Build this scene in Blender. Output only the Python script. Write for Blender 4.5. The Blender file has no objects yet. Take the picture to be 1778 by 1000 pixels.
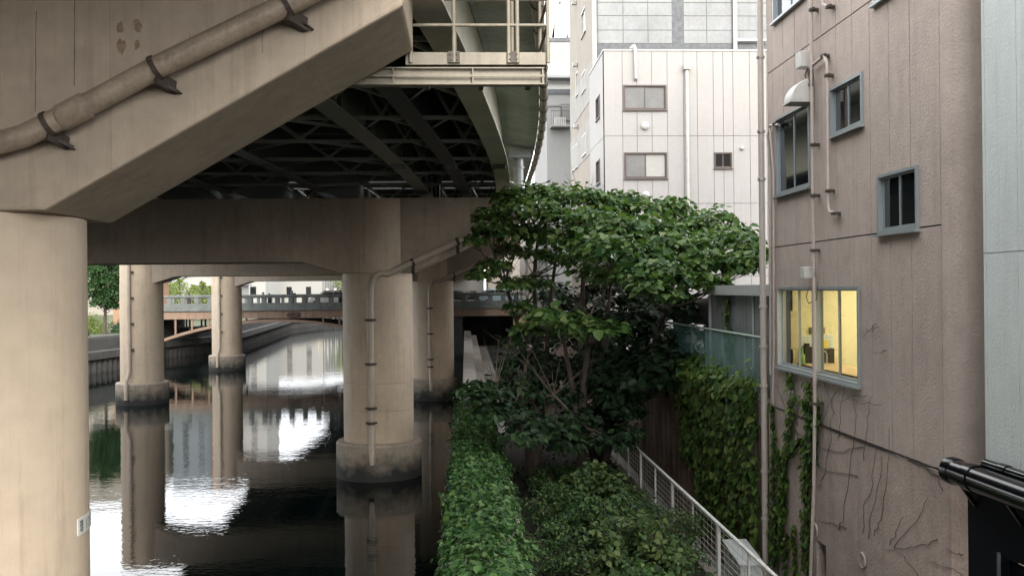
import bpy, bmesh, math, random
import numpy as np
from mathutils import Vector, Matrix
R = math.radians
random.seed(7)
rng = np.random.default_rng(11)
sc = bpy.context.scene
C = sc.collection

# ------------------------------------------------------------------ camera
F = 1728.6                                   # focal length in photo pixels (35 mm on a 36 mm frame)
EYE = Vector((0.0, 0.0, 6.5))
CM = (Matrix.Rotation(R(-2.68), 3, 'Z') @ Matrix.Rotation(R(90.07), 3, 'X') @ Matrix.Rotation(R(-0.57), 3, 'Z'))
cam_d = bpy.data.cameras.new('camera')
cam_d.sensor_fit = 'HORIZONTAL'; cam_d.sensor_width = 36.0; cam_d.lens = 35.0
cam_d.clip_start = 0.1; cam_d.clip_end = 3000
cam = bpy.data.objects.new('camera', cam_d); C.objects.link(cam)
cam.matrix_world = Matrix.Translation(EYE) @ CM.to_4x4()
sc.camera = cam

# ------------------------------------------------------------------ light
SUN_AZ, SUN_EL = 166.0, 27.0                 # azimuth clockwise from +Y
w = bpy.data.worlds.new('World'); sc.world = w; w.use_nodes = True
nt = w.node_tree; nt.nodes.clear()
sky = nt.nodes.new('ShaderNodeTexSky'); sky.sky_type = 'NISHITA'; sky.sun_disc = False
sky.sun_elevation = R(SUN_EL); sky.sun_rotation = R(SUN_AZ); sky.air_density = 1.0; sky.dust_density = 1.0
hs = nt.nodes.new('ShaderNodeHueSaturation'); hs.inputs['Saturation'].default_value = 0.22
tc = nt.nodes.new('ShaderNodeTexCoord'); nz = nt.nodes.new('ShaderNodeTexNoise')
nz.inputs['Scale'].default_value = 2.2; nz.inputs['Detail'].default_value = 6
cr = nt.nodes.new('ShaderNodeValToRGB')
cr.color_ramp.elements[0].position = 0.3; cr.color_ramp.elements[0].color = (0.86, 0.88, 0.92, 1)
cr.color_ramp.elements[1].position = 0.7; cr.color_ramp.elements[1].color = (1.25, 1.22, 1.16, 1)
mx = nt.nodes.new('ShaderNodeMix'); mx.data_type = 'RGBA'; mx.blend_type = 'MULTIPLY'; mx.inputs[0].default_value = 1.0
bg = nt.nodes.new('ShaderNodeBackground'); bg.inputs['Strength'].default_value = 0.13
wo = nt.nodes.new('ShaderNodeOutputWorld')
nt.links.new(sky.outputs[0], hs.inputs['Color']); nt.links.new(tc.outputs['Generated'], nz.inputs['Vector'])
nt.links.new(nz.outputs['Fac'], cr.inputs[0])
ev = nt.nodes.new('ShaderNodeMix'); ev.data_type = 'RGBA'; ev.inputs[0].default_value = 0.6; ev.inputs[7].default_value = (6.6, 6.7, 6.9, 1)   # cloud layer evens the sky out
nt.links.new(hs.outputs[0], ev.inputs[6]); nt.links.new(ev.outputs[2], mx.inputs[6]); nt.links.new(cr.outputs[0], mx.inputs[7])
nt.links.new(mx.outputs[2], bg.inputs['Color']); nt.links.new(bg.outputs[0], wo.inputs['Surface'])
sun_d = bpy.data.lights.new('sun', 'SUN'); sun_d.energy = 0.9; sun_d.angle = R(25); sun_d.color = (1.0, 0.94, 0.84)
sun = bpy.data.objects.new('sun', sun_d); C.objects.link(sun)
sv = Vector((math.sin(R(SUN_AZ)) * math.cos(R(SUN_EL)), math.cos(R(SUN_AZ)) * math.cos(R(SUN_EL)), math.sin(R(SUN_EL))))
sun.rotation_euler = (-sv).to_track_quat('-Z', 'Y').to_euler()
vs = sc.view_settings
vs.view_transform = 'Standard'; vs.look = 'None'; vs.exposure = 2.3; vs.gamma = 1.0
try:
    sc.cycles.use_denoising = True
    sc.cycles.max_bounces = 10; sc.cycles.diffuse_bounces = 5; sc.cycles.transparent_max_bounces = 12
    sc.cycles.caustics_reflective = False; sc.cycles.caustics_refractive = False
except Exception:
    pass

# ------------------------------------------------------------------ helpers
def ray(px, py):
    return CM @ Vector(((px - 889.0) / F, (500.0 - py) / F, -1.0))
def at(px, py, Y):
    d = ray(px, py); return EYE + d * (Y / d.y)
def onx(px, py, X):
    d = ray(px, py); return EYE + d * (X / d.x)
def onz(px, py, z):
    d = ray(px, py); return EYE + d * ((z - EYE.z) / d.z)

def wloc(o):
    p = Vector((0, 0, 0))
    while o is not None:
        p += o.location; o = o.parent
    return p

class MB:
    def __init__(s): s.v = []; s.f = []
    def add(s, vs, fs):
        n = len(s.v); s.v.extend([tuple(q) for q in vs]); s.f.extend([[i + n for i in q] for q in fs]); return s
    def box(s, x0, x1, y0, y1, z0, z1):
        return s.add([(x0,y0,z0),(x1,y0,z0),(x1,y1,z0),(x0,y1,z0),(x0,y0,z1),(x1,y0,z1),(x1,y1,z1),(x0,y1,z1)],
                     [(0,3,2,1),(4,5,6,7),(0,1,5,4),(1,2,6,5),(2,3,7,6),(3,0,4,7)])
    def lbox(s, fr, u0, u1, v0, v1, w0, w1):
        O, U, N = fr; Z = Vector((0,0,1))
        P = [O + U*u + Z*v + N*q for q in (w0, w1) for v in (v0, v1) for u in (u0, u1)]
        fs = [(0,1,3,2),(4,6,7,5),(0,4,5,1),(2,3,7,6),(0,2,6,4),(1,5,7,3)]
        if U.cross(Z).dot(N) > 0: fs = [tuple(reversed(q)) for q in fs]
        return s.add(P, fs)
    def bar(s, p, q, w, h, up=(0,0,1)):
        p = Vector(p); q = Vector(q); d = (q - p).normalized(); up = Vector(up)
        if abs(d.dot(up)) > .98: up = Vector((0,1,0))
        a = d.cross(up).normalized() * (w/2); b = a.cross(d).normalized() * (h/2)
        V = [p-a-b, p+a-b, p+a+b, p-a+b, q-a-b, q+a-b, q+a+b, q-a+b]
        return s.add(V, [(0,1,2,3),(7,6,5,4),(4,5,1,0),(5,6,2,1),(6,7,3,2),(7,4,0,3)])
    def tube(s, pts, r, n=8, caps=True):
        pts = [Vector(p) for p in pts]; m = len(pts)
        rs = r if isinstance(r, (list, tuple)) else [r]*m
        rings = []; prev = None
        for i, p in enumerate(pts):
            t = (pts[min(i+1, m-1)] - pts[max(i-1, 0)]).normalized()
            if prev is None:
                a = t.orthogonal().normalized()
            else:
                a = (prev - t*prev.dot(t)); a = a.normalized() if a.length > 1e-6 else t.orthogonal().normalized()
            prev = a; b = t.cross(a)
            rings.append([p + (a*math.cos(2*math.pi*k/n) + b*math.sin(2*math.pi*k/n))*rs[i] for k in range(n)])
        V = [q for rr in rings for q in rr]; Fc = []
        for i in range(m-1):
            for k in range(n):
                k2 = (k+1) % n
                Fc.append((i*n+k, i*n+k2, (i+1)*n+k2, (i+1)*n+k))
        if caps: Fc.append(tuple(reversed(range(n)))); Fc.append(tuple((m-1)*n+k for k in range(n)))
        return s.add(V, Fc)
    def lathe(s, c, prof, n=48):
        V = [(c[0]+r*math.cos(2*math.pi*k/n), c[1]+r*math.sin(2*math.pi*k/n), c[2]+z) for r, z in prof for k in range(n)]
        Fc = []
        for i in range(len(prof)-1):
            for k in range(n):
                k2 = (k+1) % n
                Fc.append((i*n+k, i*n+k2, (i+1)*n+k2, (i+1)*n+k))
        Fc.append(tuple(reversed(range(n)))); Fc.append(tuple((len(prof)-1)*n+k for k in range(n)))
        return s.add(V, Fc)
    def prism(s, poly, axis, a0, a1):
        """poly: 2-D points; axis 'y' -> (x,z), 'x' -> (y,z), 'z' -> (x,y)"""
        def P(q, a): return {'y': (q[0], a, q[1]), 'x': (a, q[0], q[1]), 'z': (q[0], q[1], a)}[axis]
        n = len(poly); V = [P(q, a0) for q in poly] + [P(q, a1) for q in poly]
        Fc = [tuple(range(n)), tuple(reversed(range(n, 2*n)))] + [(i, i+n, (i+1) % n + n, (i+1) % n) for i in range(n)]
        return s.add(V, Fc)
    def sweep(s, path, sec):
        """sec: list of (lateral, z) offsets as function results; path: list of lists of points already made"""
        n = len(sec[0]); V = [p for ring in sec for p in ring]; Fc = []
        for i in range(len(sec)-1):
            for k in range(n):
                k2 = (k+1) % n
                Fc.append((i*n+k, i*n+k2, (i+1)*n+k2, (i+1)*n+k))
        Fc.append(tuple(reversed(range(n)))); Fc.append(tuple((len(sec)-1)*n+k for k in range(n)))
        return s.add(V, Fc)
    def build(s, name, m, parent=None, smooth=0, bevel=0, fix=True):
        off = wloc(parent) if parent is not None else Vector((0,0,0))
        me = bpy.data.meshes.new(name)
        me.from_pydata([(q[0]-off.x, q[1]-off.y, q[2]-off.z) for q in s.v], [], s.f)
        me.materials.append(m)
        if fix:
            b = bmesh.new(); b.from_mesh(me); bmesh.ops.recalc_face_normals(b, faces=b.faces); b.to_mesh(me); b.free()
        o = bpy.data.objects.new(name, me); C.objects.link(o)
        if parent is not None: o.parent = parent
        if smooth:
            me.polygons.foreach_set('use_smooth', [True]*len(me.polygons)); me.set_sharp_from_angle(angle=R(smooth))
        if bevel:
            md = o.modifiers.new('bevel', 'BEVEL'); md.width = bevel; md.segments = 2; md.limit_method = 'ANGLE'; md.angle_limit = R(40)
        return o

def tag(o, label, cat, group=None, kind=None):
    o['label'] = label; o['category'] = cat
    if group: o['group'] = group
    if kind: o['kind'] = kind
    return o
def thing(name, loc, label, cat, group=None):
    o = bpy.data.objects.new(name, None); C.objects.link(o); o.location = loc; o.empty_display_size = .3
    return tag(o, label, cat, group)
def struct(o):
    o['kind'] = 'structure'; return o
def copy_tree(o, parent=None):
    c = o.copy(); C.objects.link(c)
    if parent is not None: c.parent = parent
    for ch in list(o.children): copy_tree(ch, c)
    return c
def frame(ox, oy, face):
    """local wall frame: u along the wall, N outward. face '-x' or '-y' etc."""
    return {'-x': (Vector((ox,0,0)), Vector((0,1,0)), Vector((-1,0,0))),
            '+x': (Vector((ox,0,0)), Vector((0,1,0)), Vector((1,0,0))),
            '-y': (Vector((0,oy,0)), Vector((1,0,0)), Vector((0,-1,0)))}[face]
def plate(mb, fr, u0, u1, v0, v1, w0, w1, holes=()):
    us = sorted({u0, u1, *[min(max(h[k], u0), u1) for h in holes for k in (0, 1)]})
    for a, b in zip(us[:-1], us[1:]):
        if b - a < 1e-4: continue
        m = (a+b)/2; cuts = sorted([(h[2], h[3]) for h in holes if h[0] < m < h[1]]); z = v0
        for c0, c1 in cuts:
            if c1 <= v0 or c0 >= v1: continue
            c0 = max(c0, v0); c1 = min(c1, v1)
            if c0 > z + 1e-4: mb.lbox(fr, a, b, z, c0, w0, w1)
            z = max(z, c1)
        if z < v1 - 1e-4: mb.lbox(fr, a, b, z, v1, w0, w1)
    return mb
def panels(mb, fr, us, vs, holes, depth=.03, gap=.014):
    for a, b in zip(us[:-1], us[1:]):
        for c, d in zip(vs[:-1], vs[1:]):
            plate(mb, fr, a+gap/2, b-gap/2, c+gap/2, d-gap/2, -depth, 0, holes)
    return mb

# ------------------------------------------------------------------ materials
MATS = {}
def mat(name, col, rough=.8, var=.18, scale=1.2, streak=0, bump=0, bscale=30, metal=0, spec=.5, dirt=(.35,.3,.26), form=None, band=None, spots=0):
    if name in MATS: return MATS[name]
    m = bpy.data.materials.new(name); m.use_nodes = True; t = m.node_tree; N = t.nodes; L = t.links
    b = N['Principled BSDF']; b.inputs['Roughness'].default_value = rough; b.inputs['Metallic'].default_value = metal
    b.inputs['Specular IOR Level'].default_value = spec
    co = N.new('ShaderNodeTexCoord')
    def mul(c_sock, fac_sock, c2, mode='MULTIPLY'):
        q = N.new('ShaderNodeMix'); q.data_type = 'RGBA'; q.blend_type = mode
        if isinstance(fac_sock, float): q.inputs[0].default_value = fac_sock
        else: L.new(fac_sock, q.inputs[0])
        L.new(c_sock, q.inputs[6])
        if isinstance(c2, tuple): q.inputs[7].default_value = (*c2, 1)
        else: L.new(c2, q.inputs[7])
        return q.outputs[2]
    def noise(sc_, det=6, vec=None, rough_=.6):
        q = N.new('ShaderNodeTexNoise'); q.inputs['Scale'].default_value = sc_; q.inputs['Detail'].default_value = det
        q.inputs['Roughness'].default_value = rough_
        L.new(vec or co.outputs['Object'], q.inputs['Vector']); return q.outputs['Fac']
    def ramp(sock, p0, p1, c0=(0,0,0), c1=(1,1,1)):
        q = N.new('ShaderNodeValToRGB'); e = q.color_ramp.elements
        e[0].position = p0; e[1].position = p1; e[0].color = (*c0, 1); e[1].color = (*c1, 1)
        L.new(sock, q.inputs[0]); return q.outputs[0]
    rgb = N.new('ShaderNodeRGB'); rgb.outputs[0].default_value = (*col, 1); c = rgb.outputs[0]
    if var:
        c = mul(c, 1.0, ramp(noise(scale), .3, .7, (1-var,)*3, (1+var*.6,)*3))
        c = mul(c, 1.0, ramp(noise(scale*9, 8), .3, .7, (1-var*.6,)*3, (1+var*.4,)*3))
    if streak:
        mp = N.new('ShaderNodeMapping'); mp.inputs['Scale'].default_value = (2.6, 2.6, .16); L.new(co.outputs['Object'], mp.inputs['Vector'])
        c = mul(c, ramp(noise(1.6, 9, mp.outputs[0], .75), .52, .78, (0,0,0), (streak,)*3), dirt)
        mp2 = N.new('ShaderNodeMapping'); mp2.inputs['Scale'].default_value = (8, 8, .22); L.new(co.outputs['Object'], mp2.inputs['Vector'])
        c = mul(c, ramp(noise(2.2, 8, mp2.outputs[0], .7), .5, .75, (0,0,0), (streak*.55,)*3), tuple(.45+.55*q_ for q_ in dirt))
    if spots:
        c = mul(c, ramp(noise(3.1, 10, None, .8), .66, .74, (0,0,0), (spots,)*3), (.3,.22,.17))
    if form:
        sx = N.new('ShaderNodeSeparateXYZ'); L.new(co.outputs['Object'], sx.inputs[0]); cx = N.new('ShaderNodeCombineXYZ')
        L.new(sx.outputs[0], cx.inputs[0]); L.new(sx.outputs[2], cx.inputs[1])
        br = N.new('ShaderNodeTexBrick'); br.offset = 0; br.inputs['Scale'].default_value = 1; br.inputs['Brick Width'].default_value = form[0]
        br.inputs['Row Height'].default_value = form[1]; br.inputs['Mortar Size'].default_value = form[2]; br.inputs['Mortar Smooth'].default_value = .3
        L.new(cx.outputs[0], br.inputs['Vector'])
        c = mul(c, br.outputs['Fac'], (form[3],)*3)
    if band:                                    # tide line: algae and wet concrete up to a height
        gx = N.new('ShaderNodeSeparateXYZ'); g = N.new('ShaderNodeNewGeometry'); L.new(g.outputs['Position'], gx.inputs[0])
        ad = N.new('ShaderNodeMath'); ad.operation = 'MULTIPLY_ADD'; ad.inputs[1].default_value = 1.1; L.new(noise(2.5), ad.inputs[0]); L.new(gx.outputs[2], ad.inputs[2])
        mr = N.new('ShaderNodeMapRange'); mr.inputs[1].default_value = band[1]; mr.inputs[2].default_value = band[0]; L.new(ad.outputs[0], mr.inputs[0])
        c = mul(c, mr.outputs[0], band[2], 'MIX')
    L.new(c, b.inputs['Base Color'])
    if bump:
        bp = N.new('ShaderNodeBump'); bp.inputs['Strength'].default_value = bump; bp.inputs['Distance'].default_value = .02
        L.new(noise(bscale, 6), bp.inputs['Height']); L.new(bp.outputs[0], b.inputs['Normal'])
    MATS[name] = m; return m
def leafmat(name, cols, trans=.3, rough=.55):
    m = bpy.data.materials.new(name); m.use_nodes = True; t = m.node_tree; N = t.nodes; L = t.links
    b = N['Principled BSDF']; b.inputs['Roughness'].default_value = rough; b.inputs['Specular IOR Level'].default_value = .22
    g = N.new('ShaderNodeNewGeometry'); cr = N.new('ShaderNodeValToRGB'); e = cr.color_ramp.elements
    while len(e) < len(cols): e.new(.5)
    for i, c in enumerate(cols): e[i].position = i/(len(cols)-1); e[i].color = (*c, 1)
    L.new(g.outputs['Random Per Island'], cr.inputs[0]); L.new(cr.outputs[0], b.inputs['Base Color'])
    tr = N.new('ShaderNodeBsdfTranslucent'); ms = N.new('ShaderNodeMixShader'); ms.inputs[0].default_value = trans
    br = N.new('ShaderNodeMix'); br.data_type = 'RGBA'; br.blend_type = 'MULTIPLY'; br.inputs[0].default_value = 1
    L.new(cr.outputs[0], br.inputs[6]); br.inputs[7].default_value = (1.5, 1.6, .8, 1); L.new(br.outputs[2], tr.inputs['Color'])
    L.new(b.outputs[0], ms.inputs[1]); L.new(tr.outputs[0], ms.inputs[2]); L.new(ms.outputs[0], N['Material Output'].inputs['Surface'])
    return m
def emis(name, col, strength):
    m = bpy.data.materials.new(name); m.use_nodes = True; b = m.node_tree.nodes['Principled BSDF']
    b.inputs['Base Color'].default_value = (*col, 1); b.inputs['Emission Color'].default_value = (*col, 1); b.inputs['Emission Strength'].default_value = strength
    return m
def clearglass(name, tint, refl=.12):
    m = bpy.data.materials.new(name); m.use_nodes = True; t = m.node_tree; N = t.nodes; L = t.links; N.clear()
    o = N.new('ShaderNodeOutputMaterial'); a = N.new('ShaderNodeBsdfTransparent'); a.inputs[0].default_value = (*tint, 1)
    g = N.new('ShaderNodeBsdfGlossy'); g.inputs['Roughness'].default_value = .02; f = N.new('ShaderNodeFresnel'); f.inputs[0].default_value = 1.45
    mxs = N.new('ShaderNodeMixShader'); L.new(f.outputs[0], mxs.inputs[0]); L.new(a.outputs[0], mxs.inputs[1]); L.new(g.outputs[0], mxs.inputs[2]); L.new(mxs.outputs[0], o.inputs[0])
    return m

CREAM = (.385, .318, .248)
m_pier = mat('cream_coated_concrete', CREAM, .75, .17, .55, .55, .25, 45, form=(1.9, 30, .006, .84), spots=.75)
m_col = mat('cream_coated_column', (.48, .39, .295), .65, .12, .5, .5, .15, 50, spots=.3)
m_foot = mat('footing_concrete', (.30, .26, .21), .85, .25, 1.2, .7, .3, 25, band=(.8, 1.5, (.022, .024, .022)))
m_pipe = mat('weathered_drain_pipe', (.31, .25, .19), .45, .3, 2.5, .8, .1, 40, dirt=(.22,.17,.13))
m_pipe2 = mat('cream_drain_pipe', (.40, .34, .27), .5, .15, 3, .4)
m_rust = mat('rusty_bracket_steel', (.055, .04, .032), .7, .4, 8)
m_inner = mat('shade_darkened_deck_concrete', (.022, .025, .024), .9, .3, .6)  # deck concrete with the shade beneath the deck put into its colour
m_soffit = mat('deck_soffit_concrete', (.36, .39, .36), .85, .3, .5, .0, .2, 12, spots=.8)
m_steel = mat('grey_green_shaded_girder_paint', (.07, .078, .068), .55, .2, .8, .4)  # inner girders: under-deck shade is put into the grey green
m_steel_mid = mat('mid_lit_girder_paint', (.20, .21, .175), .55, .2, .8, .4)  # lighter copy: light on the third girder is put into the colour
m_steel_pale = mat('pale_lit_girder_paint', (.62, .60, .48), .5, .15, .7, .35)  # pale outer girder, raised further for light from the open side
m_steel_dark = mat('dark_shaded_girder_paint', (.015, .019, .020), .6, .3, 1)  # dark steel; shade under the arch bridge is put into it too
m_walk = mat('cream_walkway_steel', (.27, .24, .19), .55, .18, 3, .5, dirt=(.4,.3,.22))
m_white = mat('white_paint', (.52, .505, .47), .5, .1, 3, .25)
m_whitedirty = mat('chipped_white_rail_paint', (.78, .77, .72), .5, .2, 6, .5, spots=.9)
m_black = mat('glossy_black_paint', (.003, .0035, .005), .16, 0, spec=.35)
m_blackmat = mat('dark_navy_cladding', (.004, .005, .008), .7, .2, 2, spec=.08)
m_beige = mat('taupe_stucco', (.45, .375, .33), .92, .14, .5, .42, .7, 28, dirt=(.55,.5,.47))
m_beige2 = mat('taupe_stucco_base', (.42, .34, .295), .92, .22, .6, .5, .8, 24, spots=.35)
m_seal = mat('dark_joint_sealant', (.016, .012, .011), .9, .1)
m_pale = mat('pale_blue_stucco', (.57, .62, .605), .9, .07, .6, .3, .4, 30)
m_palej = mat('pale_joint_strip', (.68, .74, .73), .8, .05)
m_alu = mat('blue_grey_aluminium', (.30, .335, .345), .4, .08, 3, metal=.35)
m_bronze = mat('bronze_window_frame', (.12, .095, .085), .45, .08, 3, metal=.3)
m_dglass = mat('dark_window_glass', (.009, .011, .013), .06, .25, .8, spec=.7)
m_gglass = mat('frosted_pale_glass', (.22, .22, .21), .25, .15, 1.0)
m_gglass2 = mat('frosted_bright_glass', (.44, .43, .40), .25, .08, 1.0)
m_pvc = mat('pale_pink_conduit', (.44, .37, .33), .5, .1, 4, .3)
m_dpipe = mat('beige_downpipe', (.40, .355, .31), .45, .08, 3, .25)
m_bwhite = mat('white_wall_panels', (.40, .38, .36), .7, .06, .5, .3, .15, 30, dirt=(.72,.68,.62))
m_wj = mat('grey_panel_joint', (.17, .16, .15), .85, .1)
m_grey = mat('weathered_grey_panels', (.245,.25,.25), .8, .18, .6, .5, .1, 20, dirt=(.6,.6,.6))
m_greyd = mat('dark_pebbled_concrete', (.13, .135, .14), .9, .3, 4, .3)
m_tan = mat('tan_render', (.34,.30,.25), .85, .1, .6, .4, .1, 20, dirt=(.6,.55,.5))
m_conc = mat('weathered_wall_concrete', (.30, .27, .235), .9, .22, 1.1, .5, .4, 18, spots=.5)
m_conc_dk = mat('dark_canal_wall_concrete', (.07, .07, .066), .9, .3, .8, .7, .3, 12, band=(.5, 1.1, (.02,.024,.022)))
m_pile = mat('rusty_sheet_pile', (.055, .052, .05), .8, .35, 1.2, .6, band=(.2, .9, (.012,.016,.015)))
m_rustwall = mat('rust_brown_corrugated_sheet', (.19, .125, .085), .7, .4, .7, .9, .1, 20, dirt=(.25,.2,.17))
m_soil = mat('dark_soil', (.022, .018, .013), .95, .4, 2, 0, .8, 10)
m_path = mat('worn_concrete_path', (.20, .185, .16), .9, .25, 1, 0, .3, 14)
m_asph = mat('street_asphalt', (.06, .06, .06), .9, .15, 2, 0, .3, 60)
m_green = mat('green_fence_paint', (.27, .36, .31), .5, .15, 4, .3)
m_greenw = mat('green_fence_wire', (.07, .16, .14), .5, .1, 4)
m_shed = mat('grey_corrugated_steel', (.20, .215, .21), .55, .18, 1.2, .5, metal=.25)
m_rim = mat('pale_metal_trim', (.45, .46, .45), .5, .1, 3)
m_box = mat('pale_grey_cabinet_paint', (.48, .50, .49), .5, .1, 3, .5)
m_duct = mat('dark_rolled_tarp', (.035, .028, .026), .7, .3, 3)
m_stone = mat('grey_granite_parapet', (.15, .165, .155), .85, .3, 1.5, .6, .2, 12)
m_girder = mat('salmon_bridge_paint', (.25, .17, .12), .6, .14, 1.0, .5)
m_bark = mat('grey_brown_bark', (.085, .066, .052), .9, .35, 5, .3, .6, 18)
m_stem = mat('dead_vine_stem', (.095, .072, .06), .9, .3, 6)
m_skin = mat('skin', (.45, .28, .2), .6, .05)
m_hair = mat('black_hair', (.01, .009, .008), .5, 0)
m_cloth = mat('dark_clothing', (.02, .021, .026), .85, .2, 6)
m_cloth2 = mat('grey_blue_clothing', (.12, .14, .18), .85, .2, 6)
m_tyre = mat('tyre_rubber', (.012, .012, .012), .8, .1)
m_chrome = mat('wheel_metal', (.45, .45, .46), .3, 0, metal=.9)
L_TREE = leafmat('broad_tree_leaves', [(.018,.048,.014), (.036,.085,.022), (.062,.12,.032), (.085,.145,.04), (.13,.17,.06)], .22)
L_IVY = leafmat('ivy_leaves', [(.012,.034,.011), (.024,.064,.019), (.05,.108,.034), (.075,.125,.04)], .15)
L_SHRUB = leafmat('shrub_leaves', [(.010,.028,.010), (.022,.055,.018), (.042,.088,.026), (.08,.125,.04)], .25)
L_SHRUB2 = leafmat('pale_shrub_leaves', [(.015,.036,.013), (.035,.068,.022), (.06,.10,.032), (.11,.14,.05)], .25)
L_DARK = leafmat('shade_darkened_leaves', [(.006,.016,.006), (.011,.027,.010), (.022,.048,.016)], .08)  # darker copy of the tree leaves, canopy shade put into the colour
L_VINE = leafmat('creeper_leaves', [(.018,.045,.010), (.04,.09,.018), (.085,.14,.026), (.095,.12,.028)], .25)
L_PARK = leafmat('park_tree_leaves', [(.02,.05,.018), (.035,.08,.026), (.06,.115,.038)], .25)
L_YEL = leafmat('yellow_green_leaves', [(.10,.15,.03), (.16,.21,.05), (.21,.24,.08)], .35)

# water
def water_mat():
    m = bpy.data.materials.new('dark_canal_water'); m.use_nodes = True; t = m.node_tree; N = t.nodes; L = t.links
    b = N['Principled BSDF']; b.inputs['Base Color'].default_value = (.002, .005, .005, 1); b.inputs['Roughness'].default_value = .015
    b.inputs['IOR'].default_value = 1.333; b.inputs['Specular IOR Level'].default_value = .5
    co = N.new('ShaderNodeTexCoord')
    def nz(sx, sy, s, d):
        mp = N.new('ShaderNodeMapping'); mp.inputs['Scale'].default_value = (sx, sy, 1); L.new(co.outputs['Object'], mp.inputs['Vector'])
        q = N.new('ShaderNodeTexNoise'); q.inputs['Scale'].default_value = s; q.inputs['Detail'].default_value = d; L.new(mp.outputs[0], q.inputs['Vector']); return q.outputs['Fac']
    a = N.new('ShaderNodeMath'); a.operation = 'MULTIPLY_ADD'; a.inputs[1].default_value = .35
    L.new(nz(1.3, 2.2, 2.6, 2), a.inputs[0]); L.new(nz(.35, .8, .8, 2), a.inputs[2])
    bp = N.new('ShaderNodeBump'); bp.inputs['Strength'].default_value = .12; bp.inputs['Distance'].default_value = .05
    L.new(a.outputs[0], bp.inputs['Height']); L.new(bp.outputs[0], b.inputs['Normal'])
    return m
m_water = water_mat()

# ------------------------------------------------------------------ leaves
LEAF = {'heart': np.array([(0,0,0),(.16,.40,.07),(.58,.34,.05),(1.0,0,-.16),(.58,-.34,.05),(.16,-.40,.07)]),
        'oval': np.array([(0,0,0),(.30,.22,.05),(.68,.20,.03),(1.0,0,-.12),(.68,-.20,.03),(.30,-.22,.05)])}
def leaves(name, m, parent, P, Nn, size, shape='heart', out=None, jit=.5):
    P = np.asarray(P, float); n = len(P); Nn = np.asarray(Nn, float) + rng.normal(0, jit, (n, 3))
    Nn /= np.linalg.norm(Nn, axis=1)[:, None] + 1e-9
    T = rng.normal(0, 1, (n, 3)) if out is None else np.asarray(out, float) + rng.normal(0, .5, (n, 3))
    T -= Nn * (T*Nn).sum(1)[:, None]; T /= np.linalg.norm(T, axis=1)[:, None] + 1e-9
    B = np.cross(Nn, T); size = np.broadcast_to(np.asarray(size, float), (n,)) * rng.uniform(.45, 1.35, n)
    tp = LEAF[shape]; k = len(tp); sq = rng.uniform(.8, 1.2, n)
    V = P[:, None, :] + size[:, None, None] * (tp[None, :, 0, None]*T[:, None, :] + tp[None, :, 1, None]*B[:, None, :]*sq[:, None, None] + tp[None, :, 2, None]*Nn[:, None, :])
    off = wloc(parent) if parent is not None else Vector((0,0,0))
    V = V.reshape(-1, 3) - np.array(off)
    me = bpy.data.meshes.new(name); me.vertices.add(n*k); me.vertices.foreach_set('co', V.ravel())
    base = (np.arange(n)*k)[:, None, None]; q = (base + np.array([[0,1,2,3],[0,3,4,5]])[None]).reshape(-1)
    me.loops.add(len(q)); me.loops.foreach_set('vertex_index', q)
    nf = n*2; me.polygons.add(nf); me.polygons.foreach_set('loop_start', np.arange(nf)*4)
    me.update(); me.validate(); me.materials.append(m)
    o = bpy.data.objects.new(name, me); C.objects.link(o)
    if parent is not None: o.parent = parent
    return o
def pad(c, r, rz, n):
    """leaf positions over an uneven leafy pad, mostly on its upper side"""
    d = rng.normal(0, 1, (n, 3)); d /= np.linalg.norm(d, axis=1)[:, None]
    d[:, 2] = np.where(d[:, 2] < -.25, -d[:, 2]*.6, d[:, 2])
    rad = rng.uniform(.45, 1.05, n)**.6
    lump = 1 + .25*np.sin(5*d[:, 0]+c[0]*3)*np.cos(4*d[:, 1]+c[1]*2)
    P = np.array(c) + d*(rad*lump)[:, None]*np.array([r, r, rz])
    Nn = d*.5 + np.array([0, 0, .9]); return P, Nn, d*np.array([1, 1, .2]) + np.array([0, 0, -.35])
def limb(a, b, sag=.3, n=6):
    a = Vector(a); b = Vector(b); pts = []
    for i in range(n+1):
        t = i/n; p = a.lerp(b, t); p.z -= sag*math.sin(math.pi*t)*(a-b).length*.15
        p += Vector((random.uniform(-1,1), random.uniform(-1,1), random.uniform(-1,1)))*.04*(1 if 0 < i < n else 0)*(a-b).length*.3
        pts.append(p)
    return pts
# ------------------------------------------------------------------ the setting
struct(MB().box(-900, 900, -300, 1500, -3.2, -3.0).build('riverbed', m_soil))
struct(MB().add([(-60,-60,0),(3,-60,0),(3,205,0),(-60,205,0)], [(0,1,2,3)]).build('canal_water', m_water, fix=False))
LB = [(-31.5,-60),(-31.5,40),(-31.2,76),(-29.6,86),(-29.6,99),(-27.4,108),(-26.4,118),(-28.5,150),(-30,172),(-27,190),(-14,205),(3,207)]
land = [(p[0]-.6, p[1]+(.6 if i > 7 else 0)) for i, p in enumerate(LB)] + [(3,1500),(-900,1500),(-900,-60)]
struct(MB().prism(land, 'z', -3, 2.85).build('park_ground', mat('park_soil_and_grass', (.075,.085,.045), .95, .3, 1.5, 0, .4, 10)))
struct(MB().box(.95, 4.66, -30, 95.9, -2.9, 1.1).build('bank_ground', m_soil))
struct(MB().box(4.66, 5.58, -30, 95.9, -2.9, .4).build('drain_channel', m_path))
struct(MB().box(5.95, 300, 18.75, 300, -2.9, 4.3).build('street_ground', m_asph))
struct(MB().box(-6.2, 5.95, 106.1, 300, -2.9, 4.0).build('street_ground', m_asph))
mb = MB(); mb.add([(1.02,36,1.104),(1.6,36,1.104),(1.9,60,1.104),(1.9,94,1.104),(1.02,94,1.104)], [(0,1,2,3,4)])
struct(mb.build('footpath', m_path, fix=False))

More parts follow.
